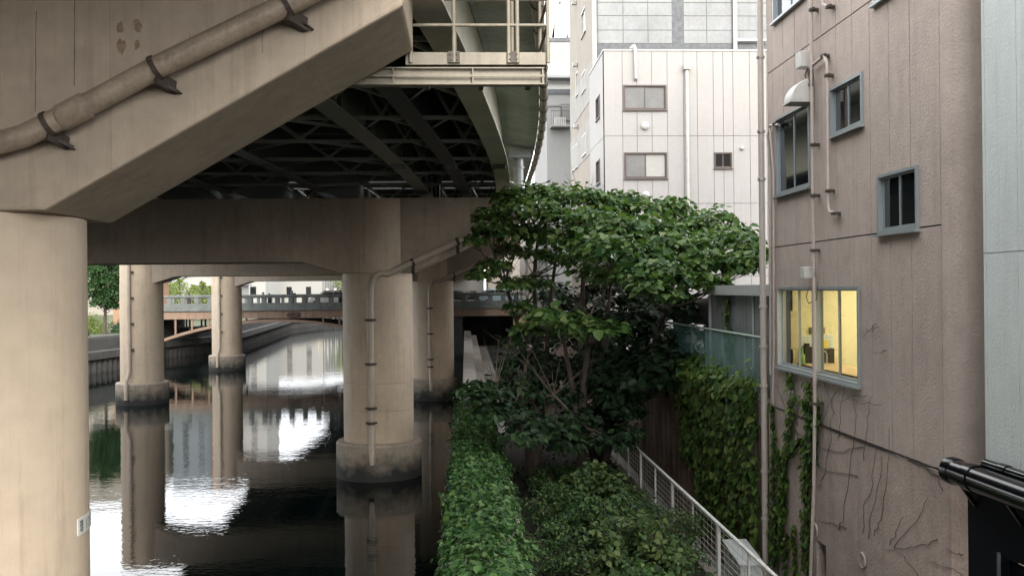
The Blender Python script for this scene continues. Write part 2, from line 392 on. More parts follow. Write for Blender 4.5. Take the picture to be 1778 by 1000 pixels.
# ------------------------------------------------------------------ viaduct geometry
_k = np.array([(-90,-30),(-60,-16),(-40,-9),(-20,-4.4),(0,-.9),(11.7,.65),(16.6,1.15),(24,1.85),(28,2.14),(34.5,2.45),(40,2.62),(60,3.1),(84,2.9),(125,2.2),(175,-.5)])
_g = np.arange(-90, 176, 1.0); _r = np.interp(_g, _k[:,0], _k[:,1]); _r = np.convolve(np.pad(_r, 4, 'edge'), np.ones(9)/9, 'valid')
def RX(Y): return float(np.interp(Y, _g, _r))
def LX(Y): return float(np.interp(Y, [-90,-40,10,33,43,60,81,94,125,175], [-60,-33,-23,-19,-17.4,-17.8,-19.2,-20,-18.6,-18.3]))

def bracket(mb, p, n, L=.3):
    """small triangular steel bracket under a pipe clamp; n points from the wall to the viewer"""
    p = Vector(p)
    mb.bar(p + Vector((0,0,-.02)), p + n*L, .07, .05); mb.bar(p + Vector((.0,0,-L*.9)), p + n*L, .06, .03); mb.bar(p + Vector((0,0,-L)), p + Vector((0,0,.12)), .11, .025, up=n)
def pier(Yc, Xr, Xl, half, zb, Lc, rise, label, zt=9.7, pipe='arm', left_pipe=True):
    t = thing('viaduct_pier', (Xr, Yc, 0), label, 'pier', 'concrete piers carrying the viaduct over the canal'); r = 1.225
    pts = [(Xr+r+Lc, zt), (Xr+r+Lc, zb+rise), (Xr+r+.02, zb), (Xr-r, zb), (Xr-r-1.3, zb+.4)]
    if Xl is not None: pts += [(Xl+r+1.0, zb+.4), (Xl+r-.3, zb), (Xl-.6, zb), (Xl-.6, zt)]
    else: pts += [(Xr-r-4.4, zb+rise*1.1), (Xr-r-4.4, zt)]
    MB().prism([(x, z) for x, z in pts], 'y', Yc-half, Yc+half).build('crossbeam', m_pier, t, bevel=.035)
    for X in [Xr] + ([Xl] if Xl is not None else []):
        prof = [(r, -1.5)]
        for zz in (2.35, 3.3): prof += [(r, zz-.015), (r-.018, zz), (r, zz+.015)]
        prof += [(r, zb-.012), (r-.03, zb+.004), (r-.012, zb+.02), (r-.012, zt-.03)]
        c = MB().lathe((X, Yc, 0), prof, 64).build('column', m_col, t, smooth=30)
        MB().lathe((X, Yc, 0), [(1.48,-1.8),(1.5,1.18),(1.44,1.26),(1.0,1.27)], 64).build('footing', m_foot, c, smooth=30)
    if pipe == 'arm':
        yf = Yc-half-.22; yc = Yc-r-.17
        sl = (rise)/(Lc); tipx = Xr+r+Lc-.1; k0 = Xr+.75
        zz = lambda x: zb + .33 + (x-Xr-r)*sl
        path = [(tipx, yf, zz(tipx)), (k0+.8, yf, zz(k0+.8)), (k0+.1, yf-.05, zz(k0+.1)), (Xr+.45, yf-.14, zz(Xr+.45)-.02), (Xr+.2, yc, zb-.0), (Xr-.02, yc, zb-.16), (Xr-.12, yc, zb-.5), (Xr-.14, yc, zb-1.0)]
        path += [(Xr-.14, yc, 2.2), (Xr-.12, yc, 1.5), (Xr-.1, yc-.28, 1.05), (Xr-.1, yc-.3, .62)]
        p = MB().tube(path, [.115]*(len(path)-1)+[.085], 14).build('drain_pipe', m_pipe2, t, smooth=50)
        for z in (zb-1.6, zb-3.1, zb-4.6, 2.0):
            m = MB(); m.lathe((Xr-.14, yc, z), [(.135,-.05),(.135,.05)], 14); m.bar((Xr-.34, yc+.08, z), (Xr+.06, yc+.08, z), .05, .06); m.build('clamp', m_rust, p)
        for x in (k0+.55, k0+2.1, tipx-.5):
            m = MB(); q = Vector((x, yf, zz(x))); d = Vector((1, 0, sl)).normalized(); m.tube([q-d*.05, q+d*.05], .135, 12); bracket(m, (x, Yc-half-.002, zz(x)-.17), Vector((0,-1,0)), .24); m.build('clamp', m_rust, p)
    if Xl is not None and left_pipe:
        yc = Yc-r-.15
        path = [(Xl-.3, yc, zt-.1), (Xl-.3, yc, 2.3), (Xl-.3, yc-.05, 1.9), (Xl-.38, yc-.3, 1.4), (Xl-.4, yc-.32, .35)]
        p = MB().tube(path, .115, 12).build('drain_pipe', m_pipe2, t, smooth=50)
        for z in (3.2, 4.7, 6.2, 7.7): MB().bar((Xl-.2, yc+.05, z-.06), (Xl-.2, yc+.05, z+.06), .3, .12).build('clamp', m_rust, p)
    return t
# nearest pier: its sloping arm fills the top left of the view
P1X, P1Y = -5.38, 10.95
p1 = pier(P1Y, P1X, -22.3, .95, 7.32, 3.56, 2.03, 'nearest cream concrete pier with white number plate and thick pipe along its sloping arm', pipe=None, left_pipe=False, zt=10.1)
yf = P1Y-.95-.22
path = [onpt for onpt in [at(x, y, yf) for x, y in [(-120,262),(-60,258),(0,248),(40,237),(80,218),(132,193),(200,157),(280,114),(400,56),(500,8),(620,-52)]]]
pp = MB().tube(path, .112, 18).build('drain_pipe', m_pipe, p1, smooth=50)
d = (at(160,178,yf)-at(105,207,yf)).normalized()
MB().tube([at(103,208,yf), at(106,206.5,yf), at(150,183,yf), at(152,182,yf)], [.115,.131,.131,.115], 18).build('sleeve', m_pipe, pp, smooth=50)
for x, y in [(84,216), (270,119), (498,9)]:
    q = at(x, y, yf); dd = Vector((d.x, 0, d.z)).normalized(); m = MB(); m.tube([q-dd*.025, q+dd*.025], .128, 18)
    b = at(x+34, y+34, P1Y-.953); b2 = q + Vector((.02, 0, -.1))
    m.prism([(0,0),(0,1)], 'y', 0, 0) if False else None
    m.bar(b + Vector((0,-.0,0)), b2 + Vector((0,-.06,0)), .03, .13); m.bar(b + Vector((-.17,-.004,.12)), b + Vector((.07,-.004,-.06)), .012, .16, up=(0,-1,0)); m.bar(q + Vector((-.06,.02,-.11)), q + Vector((.14,.2,-.2)), .12, .03)
    m.build('pipe_bracket', m_rust, pp)
# number plate wrapped round the near column
def on_col(phi, z, rr): return (P1X + rr*math.sin(phi), P1Y - rr*math.cos(phi), z)
m = MB(); z0, z1 = 3.915, 4.095; a0, a1 = R(84.2), R(110); n = 14
V = [on_col(a0+(a1-a0)*i/n, z, rr) for i in range(n+1) for z in (z0, z1) for rr in (1.226, 1.236)]
Fc = []
for i in range(n):
    o = i*4; Fc += [(o+1,o+5,o+7,o+3),(o,o+2,o+6,o+4),(o,o+4,o+5,o+1),(o+2,o+3,o+7,o+6)]
Fc += [(0,1,3,2),(n*4,n*4+2,n*4+3,n*4+1)]
m.add(V, Fc); npl = m.build('number_plate', mat('white_plate', (.6,.6,.57), .5, .08, 4), p1)
b = bmesh.new(); off = wloc(npl)
for ch, ph, sx_, sz_ in (('\u74b0', 88.0, .62, .145), ('1', 94.8, .7, .155), ('3', 99.2, .7, .155), ('5', 104.0, .7, .155)):
    tcu = bpy.data.curves.new('plate_text', 'FONT'); tcu.body = ch; tcu.size = sz_; tcu.resolution_u = 2; tcu.offset = .0012
    to = bpy.data.objects.new('plate_text', tcu); C.objects.link(to); bpy.context.view_layer.update()
    tm = bpy.data.meshes.new_from_object(to.evaluated_get(bpy.context.evaluated_depsgraph_get())); bpy.data.objects.remove(to)
    b2 = bmesh.new(); b2.from_mesh(tm); xs_ = [v.co.x for v in b2.verts]; zs_ = [v.co.y for v in b2.verts]; cx_, cz_ = (min(xs_)+max(xs_))/2, (min(zs_)+max(zs_))/2
    for v in b2.verts: v.co = Vector(on_col(R(ph) + (v.co.x-cx_)*sx_/1.236, 4.005 + v.co.y-cz_, 1.2385)) - off
    b2.to_mesh(tm); b2.free(); b.from_mesh(tm)
tm = bpy.data.meshes.new('lettering'); b.to_mesh(tm); b.free(); tm.materials.append(mat('black_lettering', (.01,.01,.012), .5, 0))
lo = bpy.data.objects.new('lettering', tm); C.objects.link(lo); lo.parent = npl
# hairline joints on the beam faces
for x, y0_, y1_ in ((130,-20,150),(63,20,195),(330,60,95),(455,40,92)):
    a = at(x, y0_, P1Y-.952); b_ = at(x+random.uniform(-2,2), y1_, P1Y-.952)
    pts = [a.lerp(b_, i/9)+Vector((random.uniform(-.004,.004), 0, 0)) for i in range(10)]; MB().tube(pts, [.002+.002*random.random() for _ in pts], 4).build('hairline_crack', m_rust, p1)
# four worn anchor marks on the near beam
for x, y, s in [(209,48,.07), (238,44,.085), (211,82,.09), (238,77,.065)]:
    c = at(x, y, P1Y-.952); m = MB(); pl = []
    for k in range(14):
        a = 2*math.pi*k/14; rr = s*random.uniform(.6, 1.1); pl.append((c.x + rr*.55*math.cos(a), c.z + rr*math.sin(a)))
    m.prism(pl, 'y', P1Y-.953, P1Y-.94).build('rust_patch', mat('rust_stain', (.26,.19,.13), .9, .4, 14), p1)
p2 = pier(35.4, -3.1, -20.4, .84, 7.1, 4.1, 1.86, 'middle concrete pier with cream column standing free in the canal and crooked drain pipe')
p3 = pier(59.9, -1.95, -19.15, .84, 7.03, 4.0, 1.8, 'concrete pier with sunlit left column and right column half hidden by the middle pier')
p4 = pier(84.3, -2.6, -19.95, .84, 6.95, 4.0, 1.8, 'slim far concrete pier standing just before the arch bridge')
p5 = pier(126, -3.0, None, .84, 7.0, 4.0, 1.8, 'farthest concrete pier beyond the arch bridge', pipe=None)

# ------------------------------------------------------------------ viaduct deck
deck = thing('viaduct_deck', (RX(11), 11, 9.9), 'dark underside of the curved elevated road deck on steel girders', 'viaduct deck')
def deck_slab(y0, y1, name='slab'):
    ys = list(np.arange(y0, y1, 2.0)) + [y1]; sec = []; inn = []
    for Y in ys:
        r_, l_ = RX(Y), LX(Y)
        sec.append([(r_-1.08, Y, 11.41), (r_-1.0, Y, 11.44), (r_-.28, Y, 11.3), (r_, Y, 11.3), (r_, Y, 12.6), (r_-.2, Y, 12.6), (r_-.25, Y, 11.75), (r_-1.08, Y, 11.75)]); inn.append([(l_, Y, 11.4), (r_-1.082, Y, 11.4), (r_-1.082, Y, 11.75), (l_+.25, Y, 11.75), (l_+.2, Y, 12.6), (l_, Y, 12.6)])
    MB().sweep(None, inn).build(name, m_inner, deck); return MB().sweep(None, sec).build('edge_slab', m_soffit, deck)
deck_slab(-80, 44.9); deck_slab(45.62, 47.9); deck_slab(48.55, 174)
def girder_run(off, mt, y0=-30, y1=170, zb=9.92, fl=.42):
    m = MB(); ys = list(np.arange(y0, y1, 2.0)) + [y1]
    for (a, b, c, d_) in [(-fl/2, fl/2, zb, zb+.035), (-.012, .012, zb+.035, 11.395)]:
        m.sweep(None, [[(RX(Y)+off+a, Y, c), (RX(Y)+off+b, Y, c), (RX(Y)+off+b, Y, d_), (RX(Y)+off+a, Y, d_)] for Y in ys])
    return m
offs = [-1.1, -2.47, -3.9, -7.4, -10.6, -13.8, -17.2]
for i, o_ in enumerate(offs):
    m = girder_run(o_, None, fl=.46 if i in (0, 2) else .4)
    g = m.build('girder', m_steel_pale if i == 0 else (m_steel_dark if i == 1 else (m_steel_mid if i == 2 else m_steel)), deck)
    if i in (0, 2):
        for Y in np.arange(13.5, 58, 3.0):
            X = RX(Y)+o_
            (MB().box(X+.013, X+.1, Y, Y+.02, 9.96, 11.38) if i == 2 else MB().box(X-.1, X-.013, Y, Y+.02, 9.96, 11.38)).build('web_stiffener', m_steel, g)
    for Y in (27.6,):
        X = RX(Y)+o_; s2 = MB().box(X-.19, X+.19, Y-.45, Y+.45, 9.895, 9.917)
        for a in (-.14, .14):
            for bb in np.arange(-.4, .41, .1): s2.lathe((X+a, Y+bb, 9.868), [(.028,0),(.028,.028)], 6)
        s2.build('splice_plate', m_steel, g)
m_brace = mat('pale_brace_paint', (.30,.31,.29), .6, .1)
for k, Y in enumerate(np.arange(-2, 62, 3.2)):     # cross frames and diagonals between girders
    if 34 < Y < 37: continue
    m = MB(); zz = 10.02
    for i in range(len(offs)-1):
        x0 = RX(Y)+offs[i]-.02; x1 = RX(Y)+offs[i+1]+.02; ym = Y+1.6
        m.bar((x0, Y, zz), (x1, Y, zz), .075, .075)
        xm = (RX(ym)+offs[i]+RX(ym)+offs[i+1])/2
        m.bar((RX(ym)+offs[i]-.02, ym, zz+.02), ((x0+x1)/2, Y, zz+.03), .06, .06); m.bar((RX(ym)+offs[i+1]+.02, ym, zz+.02), ((x0+x1)/2, Y, zz+.03), .06, .06)
        m.bar((x0, Y+.02, 11.3), ((x0+x1)/2, Y+.02, zz+.05), .06, .06); m.bar((x1, Y+.02, 11.3), ((x0+x1)/2, Y+.02, zz+.05), .06, .06)
        m.bar((x0, Y-.02, 11.2), (x1, Y-.02, 11.2), .07, .07)
    m.build('cross_brace', m_brace, deck)
m = MB(); ys = np.arange(6, 60, 1.0)                # drain pipe hung along the deck edge
m.tube([(RX(Y)+.11, Y, 11.22) for Y in ys], .1, 10); ep = m.build('edge_pipe', m_walk, deck, smooth=50)
for Y in np.arange(10, 46, 1.6):
    a = Vector((RX(Y)+.11, Y, 11.22)); b = Vector((RX(Y+.06)+.11, Y+.06, 11.22)); MB().tube([a, b], .118, 10).build('pipe_collar', m_rust, ep)
m = MB(); m.tube([(1.86,33.9,9.0),(1.86,33.9,10.95)], .16, 14); m.box(1.5,2.25,33.6,34.2,10.95,11.15); m.lathe((1.86,33.9,9.9),[(.2,0),(.2,.06)],14); m.lathe((1.86,33.9,10.6),[(.2,0),(.2,.06)],14)
m.build('down_spout', mat('zinc_pipe', (.33,.36,.37), .4, .15, 3, metal=.5), p2, smooth=40)

# ------------------------------------------------------------------ inspection walkway beside the near pier
wk = thing('inspection_walkway', (.0, 12.0, 9.2), 'cream steel inspection walkway with tube handrails bolted to the near pier', 'walkway')
Y0, Y1w = 11.98, 13.2
xa = at(704, 100, Y0).x; xb = at(950, 100, Y0).x; zt_ = at(800, 91, Y0).z; zk = at(800, 113, Y0).z; zi1 = at(800, 116, Y0).z; zi2 = at(800, 146, Y0).z
MB().box(xa, xb, Y0, Y0+.03, zk, zt_).build('kick_plate', m_walk, wk, bevel=.006)
m = MB().box(xa, xb-.04, Y0+.04, Y1w-.04, zk+.005, zk+.03); m.build('grating', m_steel_dark, wk)
MB().box(xb-.03, xb, Y0+.035, Y1w, zk, zt_).build('kick_plate', m_walk, wk)
xi = at(600, 130, Y0+.1).x
for yy in (Y0+.1,):
    m = MB(); m.box(xi, xb-.03, yy-.07, yy+.07, zi1-.015, zi1); m.box(xi, xb-.03, yy-.07, yy+.07, zi2, zi2+.015); m.box(xi, xb-.03, yy-.006, yy+.006, zi2+.016, zi1-.016)
    mid = (zi1+zi2)/2
    m.box(xi, xb-.03, yy-.075, yy-.06, mid-.012, mid+.012)
    for x in (-.85, at(820,130,Y0).x, xb-.06): m.box(x, x+.014, yy-.068, yy+.068, zi2+.016, zi1-.016)
    m.build('support_beam', m_walk, wk)
for X in (-.5, .2, xb-.2): MB().box(X, X+.06, Y0+.18, Y1w-.08, zi1-.06, zk-.001).build('cross_member', m_steel, wk)
xs = [at(p, 60, Y0).x for p in (713, 788, 883, 898, 951)]
posts = [(x, Y0-.02) for x in xs] + [(xs[-1], Y1w), (xs[1], Y1w), (xs[3], Y1w)]
for x, y in posts: MB().tube([(x, y, zk+.02), (x, y, zt_+1.1)], .024, 10).build('post', m_walk, wk, smooth=50)
for z in (at(800,45,Y0).z, at(800,0,Y0).z, zt_+1.1):
    MB().tube([(xs[0], Y0-.02, z), (xs[-1], Y0-.02, z), (xs[-1], Y0-.0, z), (xs[-1], Y1w, z)], .021, 10).build('handrail', m_walk, wk, smooth=50)
for x in (xs[1], xs[3]-.05):
    m = MB().box(x-.07, x+.07, Y0-.035, Y0-.001, zk+.02, zt_+.004)
    for a in (-.04, .04):
        for z in (zk+.06, zk+.12): m.tube([(x+a, Y0-.05, z), (x+a, Y0-.03, z)], .014, 6)
    m.build('bolt_plate', mat('worn_bolt_plate', (.12,.1,.085), .7, .3, 9), wk)

# ------------------------------------------------------------------ arch bridge
BY = 96.0
br = thing('arch_bridge', (-14, BY, 0), 'low salmon steel arch bridge with grey stone parapet crossing the canal', 'bridge')
bx0, bx1 = -31.0, 5.6
MB().box(bx0, bx1, BY+.25, BY+10, 4.45, 4.85).build('roadway', m_asph, br)
m = MB().box(bx0, bx1, BY, BY+.24, 4.78, 5.32); m.box(bx0, bx1, BY-.06, BY-.002, 4.70, 4.86); m.build('parapet_base', m_stone, br)
m = MB().box(bx0, bx1, BY+9.8, BY+10.04, 4.86, 5.32); m.build('parapet_base', m_stone, br)
for yy in (BY-.04, BY+9.78): MB().box(bx0, bx1, yy, yy+.3, 6.0, 6.2).build('parapet_rail', m_stone, br, bevel=.03)
for i in range(29):
    x = bx0 + .2 + i*1.27
    if x > bx1-.2: break
    m = MB().box(x, x+.3, BY+.01, BY+.22, 5.325, 5.995); m.box(x+.3, x+.385, BY+.05, BY+.18, 5.325, 5.995); m.box(x-.085, x, BY+.05, BY+.18, 5.325, 5.995)
    m.build('parapet_post', m_stone, br)
    m = MB().box(x+.387, x+1.183, BY+.07, BY+.16, 5.325, 5.42); m.box(x+.387, x+1.183, BY+.07, BY+.16, 5.90, 5.995); m.build('parapet_frame', m_stone, br)
    if x < bx1-1.3 : MB().box(x, x+.3, BY+9.8, BY+10.0, 5.325, 5.995).build('parapet_post', m_stone, br)
for yy in (BY+.12, BY+3.3, BY+6.6, BY+9.7):
    m = MB().box(bx0, bx1, yy, yy+.05, 3.98, 4.69)
    m.box(bx0, bx1, yy-.06, yy+.12, 3.95, 3.975)
    if yy < BY+1:
        for i in range(45): m.box(bx0+.1+i*.74, bx0+.14+i*.74, yy-.05, yy-.003, 3.98, 4.69)
    m.build('girder', m_girder if yy < BY+1 else m_steel_dark, br)  # inner girders carry the under-bridge shade in their colour
def archz(x): u = (x+18.3)/11.4; return 3.72 - 1.95*u*u - .15*u**4
for yy in (BY+.05, BY+4.9, BY+9.4):
    sec = []
    for x in np.linspace(-29.7, -6.9, 40): sec.append([(x, yy, archz(x)-.14), (x, yy+.34, archz(x)-.14), (x, yy+.34, archz(x)+.14), (x, yy, archz(x)+.14)])
    MB().sweep(None, sec).build('arch_rib', m_girder if yy < BY+1 else m_steel_dark, br)  # inner ribs carry the same shade in their colour
    for i in range(-7, 8):
        x = -18.3 + i*1.55
        if archz(x) < 3.7 - .25 and abs(i) > 2: MB().box(x-.08, x+.08, yy+.1, yy+.24, archz(x)+.141, 3.945).build('spandrel_post', m_girder, br)
MB().box(bx0-.4, -29.4, BY+.05, BY+9.9, -1, 3.94).build('abutment', m_conc_dk, br)
MB().box(-7.2, -.3, BY+.3, BY+9.9, -1, 3.94).build('abutment', m_conc_dk, br); MB().box(-.29, 4.69, BY+9.0, BY+9.9, -1, 3.94).build('abutment', m_conc_dk, br)
MB().box(4.7, 5.6, BY+.05, BY+9.9, -1, 3.94).build('abutment', m_conc_dk, br)
# scrolled cast emblem in the middle of the girder
m = MB(); cx = at(509, 545, BY).x; cz = 4.32; yy = BY+.04
for sgn in (-1, 1):
    for q, rr in ((.16,.12), (.36,.12), (.55,.09)):
        m.tube([(cx+sgn*q+rr*math.cos(a), yy, cz-.02+rr*math.sin(a)) for a in np.linspace(-2.8, 2.6, 14)], .035, 6)
m.tube([(cx-.62, yy, cz-.17), (cx-.3, yy, cz-.27), (cx+.3, yy, cz-.27), (cx+.62, yy, cz-.17)], .04, 6); m.tube([(cx, yy, cz+.1), (cx, yy, cz+.3)], [.07,.03], 6)
m.build('cast_emblem', m_rust, br)

# ------------------------------------------------------------------ canal walls
def wall_run(path, sec):                            # sec in (outward offset from canal side, z); path runs along +Y, land on the left
    out = []
    for i, p in enumerate(path):
        a = Vector(path[max(i-1,0)]); b = Vector(path[min(i+1,len(path)-1)]); d_ = (b-a).normalized(); nrm = Vector((-d_.y, d_.x))
        out.append([(p[0]+nrm.x*o_, p[1]+nrm.y*o_, z) for o_, z in sec])
    return out
def fine(path, st=2.0):
    o_ = []
    for a, b in zip(path[:-1], path[1:]):
        a = Vector(a); b = Vector(b); n = max(1, int((b-a).length/st)); o_ += [tuple(a.lerp(b, i/n)) for i in range(n)]
    return o_ + [path[-1]]
lbp = fine([p for p in LB if p[1] > -10][0:], 2.0) if False else fine(LB[1:], 2.0)
lw = thing('canal_wall', (-31.5, 60, 0), 'dark concrete canal wall over sheet piles along the park side', 'canal wall', None)
MB().sweep(None, wall_run(lbp, [(0,1.85),(0,2.75),(.05,2.95),(.55,2.95),(.55,1.85)])).build('parapet', m_conc_dk, lw)
MB().sweep(None, wall_run(lbp, [(-.35,1.15),(-.35,1.75),(.0,1.84),(.5,1.84),(.5,1.15)])).build('ledge', m_conc_dk, lw)
zig = []
fp = fine(LB[1:], .42)
for i, p in enumerate(fp):
    a = Vector(fp[max(i-1,0)]); b = Vector(fp[min(i+1,len(fp)-1)]); d_ = (b-a).normalized(); nrm = Vector((-d_.y, d_.x)); o_ = -.2 + (.3 if (i//1) % 2 else 0)
    zig.append([(p[0]+nrm.x*o_, p[1]+nrm.y*o_, -1), (p[0]+nrm.x*o_, p[1]+nrm.y*o_, 1.145), (p[0]+nrm.x*.5, p[1]+nrm.y*.5, 1.145), (p[0]+nrm.x*.5, p[1]+nrm.y*.5, -1)])
MB().sweep(None, zig).build('sheet_pile', m_pile, lw)

rw = thing('flood_wall', (.1, 50, 0), 'pale concrete flood wall with flat top and lower ledge along the right bank', 'flood wall')
ys = [-20, 12] + list(np.arange(16, 96, 4.0)) + [92.5]; ys = sorted(y for y in set(ys) if y <= 92.5)
for a, b in zip(ys[:-1], ys[1:]):
    MB().prism([(-.22,-1.5),(.95,-1.5),(.95,2.28),(.46,2.28),(.45,2.66),(-.14,2.7)], 'y', a+.006, b-.006).build('wall_section', m_conc, rw, bevel=.02)
ks = MB()
# ------------------------------------------------------------------ windows, pipes
def window(parent, fr, u0, u1, v0, v1, n=2, mf=m_alu, mg=m_dglass, name='window', fw=.042, proud=.035, rec=.05, sill=True, glasses=None):
    m = MB()
    m.lbox(fr, u0, u1, v1-fw, v1, -rec-.05, proud); m.lbox(fr, u0, u1, v0, v0+fw, -rec-.05, proud)
    m.lbox(fr, u0, u0+fw, v0+fw, v1-fw, -rec-.05, proud); m.lbox(fr, u1-fw, u1, v0+fw, v1-fw, -rec-.05, proud)
    o = m.build(name, mf, parent)
    w_ = (u1-u0-2*fw)/n
    for i in range(n):
        a = u0+fw+w_*i; b = a+w_; dp = -.012 if i % 2 else .008; s = MB(); q = .026
        for (c0,c1,d0,d1) in ((a,b,v0+fw,v0+fw+q*1.6),(a,b,v1-fw-q,v1-fw),(a,a+q,v0+fw+q*1.6,v1-fw-q),(b-q,b,v0+fw+q*1.6,v1-fw-q)):
            s.lbox(fr, c0, c1, d0, d1, -rec+dp, -rec+dp+.03)
        s.build('sash', mf, o)
        gm = glasses[i] if glasses else mg
        if gm.name.startswith('clear'):
            O_, U_, N_ = fr; Z_ = Vector((0,0,1)); V_ = [O_+U_*x_+Z_*z_+N_*(-rec+dp+.012) for x_, z_ in ((a+q,v0+fw+q*1.6),(b-q,v0+fw+q*1.6),(b-q,v1-fw-q),(a+q,v1-fw-q))]
            pn = MB().add(V_, [(0,1,2,3) if U_.cross(Z_).dot(N_) > 0 else (3,2,1,0)]).build('pane', gm, o, fix=False)
        else: MB().lbox(fr, a+q, b-q, v0+fw+q*1.6, v1-fw-q, -rec+dp+.008, -rec+dp+.014).build('pane', gm, o)
    if sill: MB().lbox(fr, u0-.03, u1+.03, v0-.035, v0-.002, -.06, .08).build('sill', mf, o)
    return o
def louvre(parent, fr, u, v, r, name='vent_grille', m_=None):
    m = MB(); O, U, N = fr; Z = Vector((0,0,1)); n = 20
    c = O+U*u+Z*v
    ring = [c+(U*math.cos(2*math.pi*k/n)+Z*math.sin(2*math.pi*k/n))*r for k in range(n)]
    m.tube([q+N*.012 for q in ring]+[ring[0]+N*.012], .014, 6)
    for k in range(-3, 4):
        z = k*r*.26; h = math.sqrt(max(r*r-z*z, 0)); m.bar(c+Z*z-U*h+N*.015, c+Z*z+U*h+N*.015, .014, .011)
    o = m.build(name, m_ or m_pvc, parent)
    MB().add([q+N*.004 for q in ring], [tuple(range(n))]).build('backing', m_blackmat, o)
    return o

# ------------------------------------------------------------------ taupe building
XB = 5.7; FB = frame(XB, 0, '-x'); YN, YF = 11.45, onx(1335, 500, XB).y; print('YF', YF)
bb = thing('taupe_building', (XB, 15, .4), 'taupe stucco building with lit yellow window and creeper stems on its canal wall', 'building')
def hole(px0, px1, pt, pb, at_right=True):
    """window rectangle on the wall from photo pixels: left/right edges and top/bottom measured on one edge"""
    a = onx(px1, pt[1], XB); b = onx(px0, pt[0], XB); zt_ = (onx(px1, pt[1], XB).z+onx(px0, pt[0], XB).z)/2; zb_ = (onx(px1, pb[1], XB).z+onx(px0, pb[0], XB).z)/2
    return (a.y, b.y, zb_, zt_)
H = {'a': hole(1342,1398,(-200,-255),(42,-2)), 'b': hole(1348,1407,(205,178),(342,325)), 'c': hole(1443,1499,(157,122),(240,217)),
     'd': hole(1526,1595,(305,287),(407,398)), 'lit': hole(1351,1493,(498,497),(638,668)), 'e': hole(1518,1600,(-80,-165),(10,-45))}
zA, zB, zC = 10.48, 7.22, 4.27
door = (onx(1437,960,XB).y, onx(1421,945,XB).y, .4, onx(1430,943,XB).z)
hl = list(H.values())
us = [YN+.22] + [11.84+.63*k for k in range(0, 12) if YN+.4 < 11.84+.63*k < YF-.15] + [YF]
m = MB(); panels(m, FB, us, [zC, zB, zA, 13.75, 17.0, 20.2, 23.4, 26.6, 30.0], hl, .03, .019)  # storeys above the view raised to keep light off the white building
m.build('wall_panels', m_beige, bb)
m = MB(); plate(m, FB, YN+.22, YF, zC, 30.0, -.25, -.031, hl); m.build('joint_backing', m_seal, bb)
m = MB(); plate(m, FB, YN+.0, YF, .3, zC-.02, -.3, .03, [door]); m.build('base_wall', m_beige2, bb, bevel=.012)
m = MB(); n = 8; pr = [(XB+.25+.25*math.cos(a), YN+.22+.25*math.sin(a)*1.0-.0) for a in np.linspace(math.pi, 1.5*math.pi, n)]
pr = [(XB+.28-.28*math.cos(a), YN+.215-.28*math.sin(a)+.0) for a in np.linspace(0, math.pi/2, n)]
m.prism(pr + [(24, YN+.215-.28), (24, YN+.215-.05), (XB+.29, YN+.215-.03), (XB+.25, YN+.21)], 'z', zC, 30.0); m.build('corner_wall', m_beige, bb, smooth=30)
m = MB().box(XB+.26, 24, YN+.22, YF-.02, 29.5, 29.8); m.build('roof', m_greyd, bb)
m = MB().box(XB+.26, 24, YF-.25, YF, .3, 29.49); m.box(23.8, 24, YN+.2, YF-.26, .3, 29.49); m.build('rear_wall', m_beige, bb)
m = MB().box(XB+.26, 13.79, YN+.22, YF-.26, 3.95, 4.2); m.box(XB+.26, 13.79, YN+.22, YF-.26, 7.15, 7.4); m.box(XB+.26, 13.79, YN+.22, YF-.26, 10.3, 10.5); m.build('floor_slab', m_conc, bb)
# the lit room
ra, rb_, rz0, rz1 = H['lit'][0]-.5, H['lit'][1]+.012, 4.21, 7.14
m_yel = mat('warm_yellow_room_paint', (.75,.69,.43), .8, .03)
m = MB().box(9.3, 9.4, ra, rb_, rz0, rz1); m.box(XB+.27, 9.29, ra-.1, ra, rz0, rz1); m.box(XB+.27, 9.29, rb_, rb_+.02, rz0, rz1); m.build('room_wall', m_yel, bb)
lamp = MB().box(7.0, 8.4, ra+1.2, ra+1.7, rz1-.09, rz1-.02).build('ceiling_lamp', emis('lamp_glow', (1.0,.93,.68), 5.4), bb)
MB().box(6.6, 8.6, ra+2.6, ra+3.1, rz1-.09, rz1-.02).build('ceiling_lamp', bpy.data.materials['lamp_glow'], bb)
tb = thing('window_counter', (6.5, 16, rz0), 'pale wooden counter inside the lit yellow window', 'counter')
ctz = H['lit'][2]+.06
MB().box(6.02, 6.75, ra+.05, rb_-.05, ctz-.04, ctz).build('counter_top', mat('pale_wood', (.62,.47,.27), .5, .15, 2), tb)
for y in (ra+.2, rb_-.2): MB().box(6.1, 6.6, y-.03, y+.03, rz0, ctz-.041).build('leg', mat('pale_wood', (.62,.47,.27)), tb)
def item(mb, name, m_, label, cat): return tag(mb.build(name, m_), label, cat)
def rp(px, py, X): return onx(px, py, X)
YR = rb_-.002
def open_box(x0, x1, y0, y1, z0, z1, t_=.015):
    b_ = MB(); b_.box(x0,x1,y0,y0+t_,z0,z1); b_.box(x0,x1,y1-t_,y1,z0,z1); b_.box(x0,x0+t_,y0+t_+.001,y1-t_-.001,z0,z1); b_.box(x1-t_,x1,y0+t_+.001,y1-t_-.001,z0,z1); b_.box(x0+t_+.001,x1-t_-.001,y0+t_+.001,y1-t_-.001,z0,z0+t_); return b_
yb_ = 17.75
a = at(1427, 630, yb_); b = at(1445, 607, yb_); item(open_box(a.x, b.x+.04, yb_, yb_+.25, ctz+.002, ctz+.27), 'storage_basket', mat('dark_brown_basket', (.03,.025,.02), .6, .2, 20), 'dark open basket on the counter behind the lit window', 'basket')
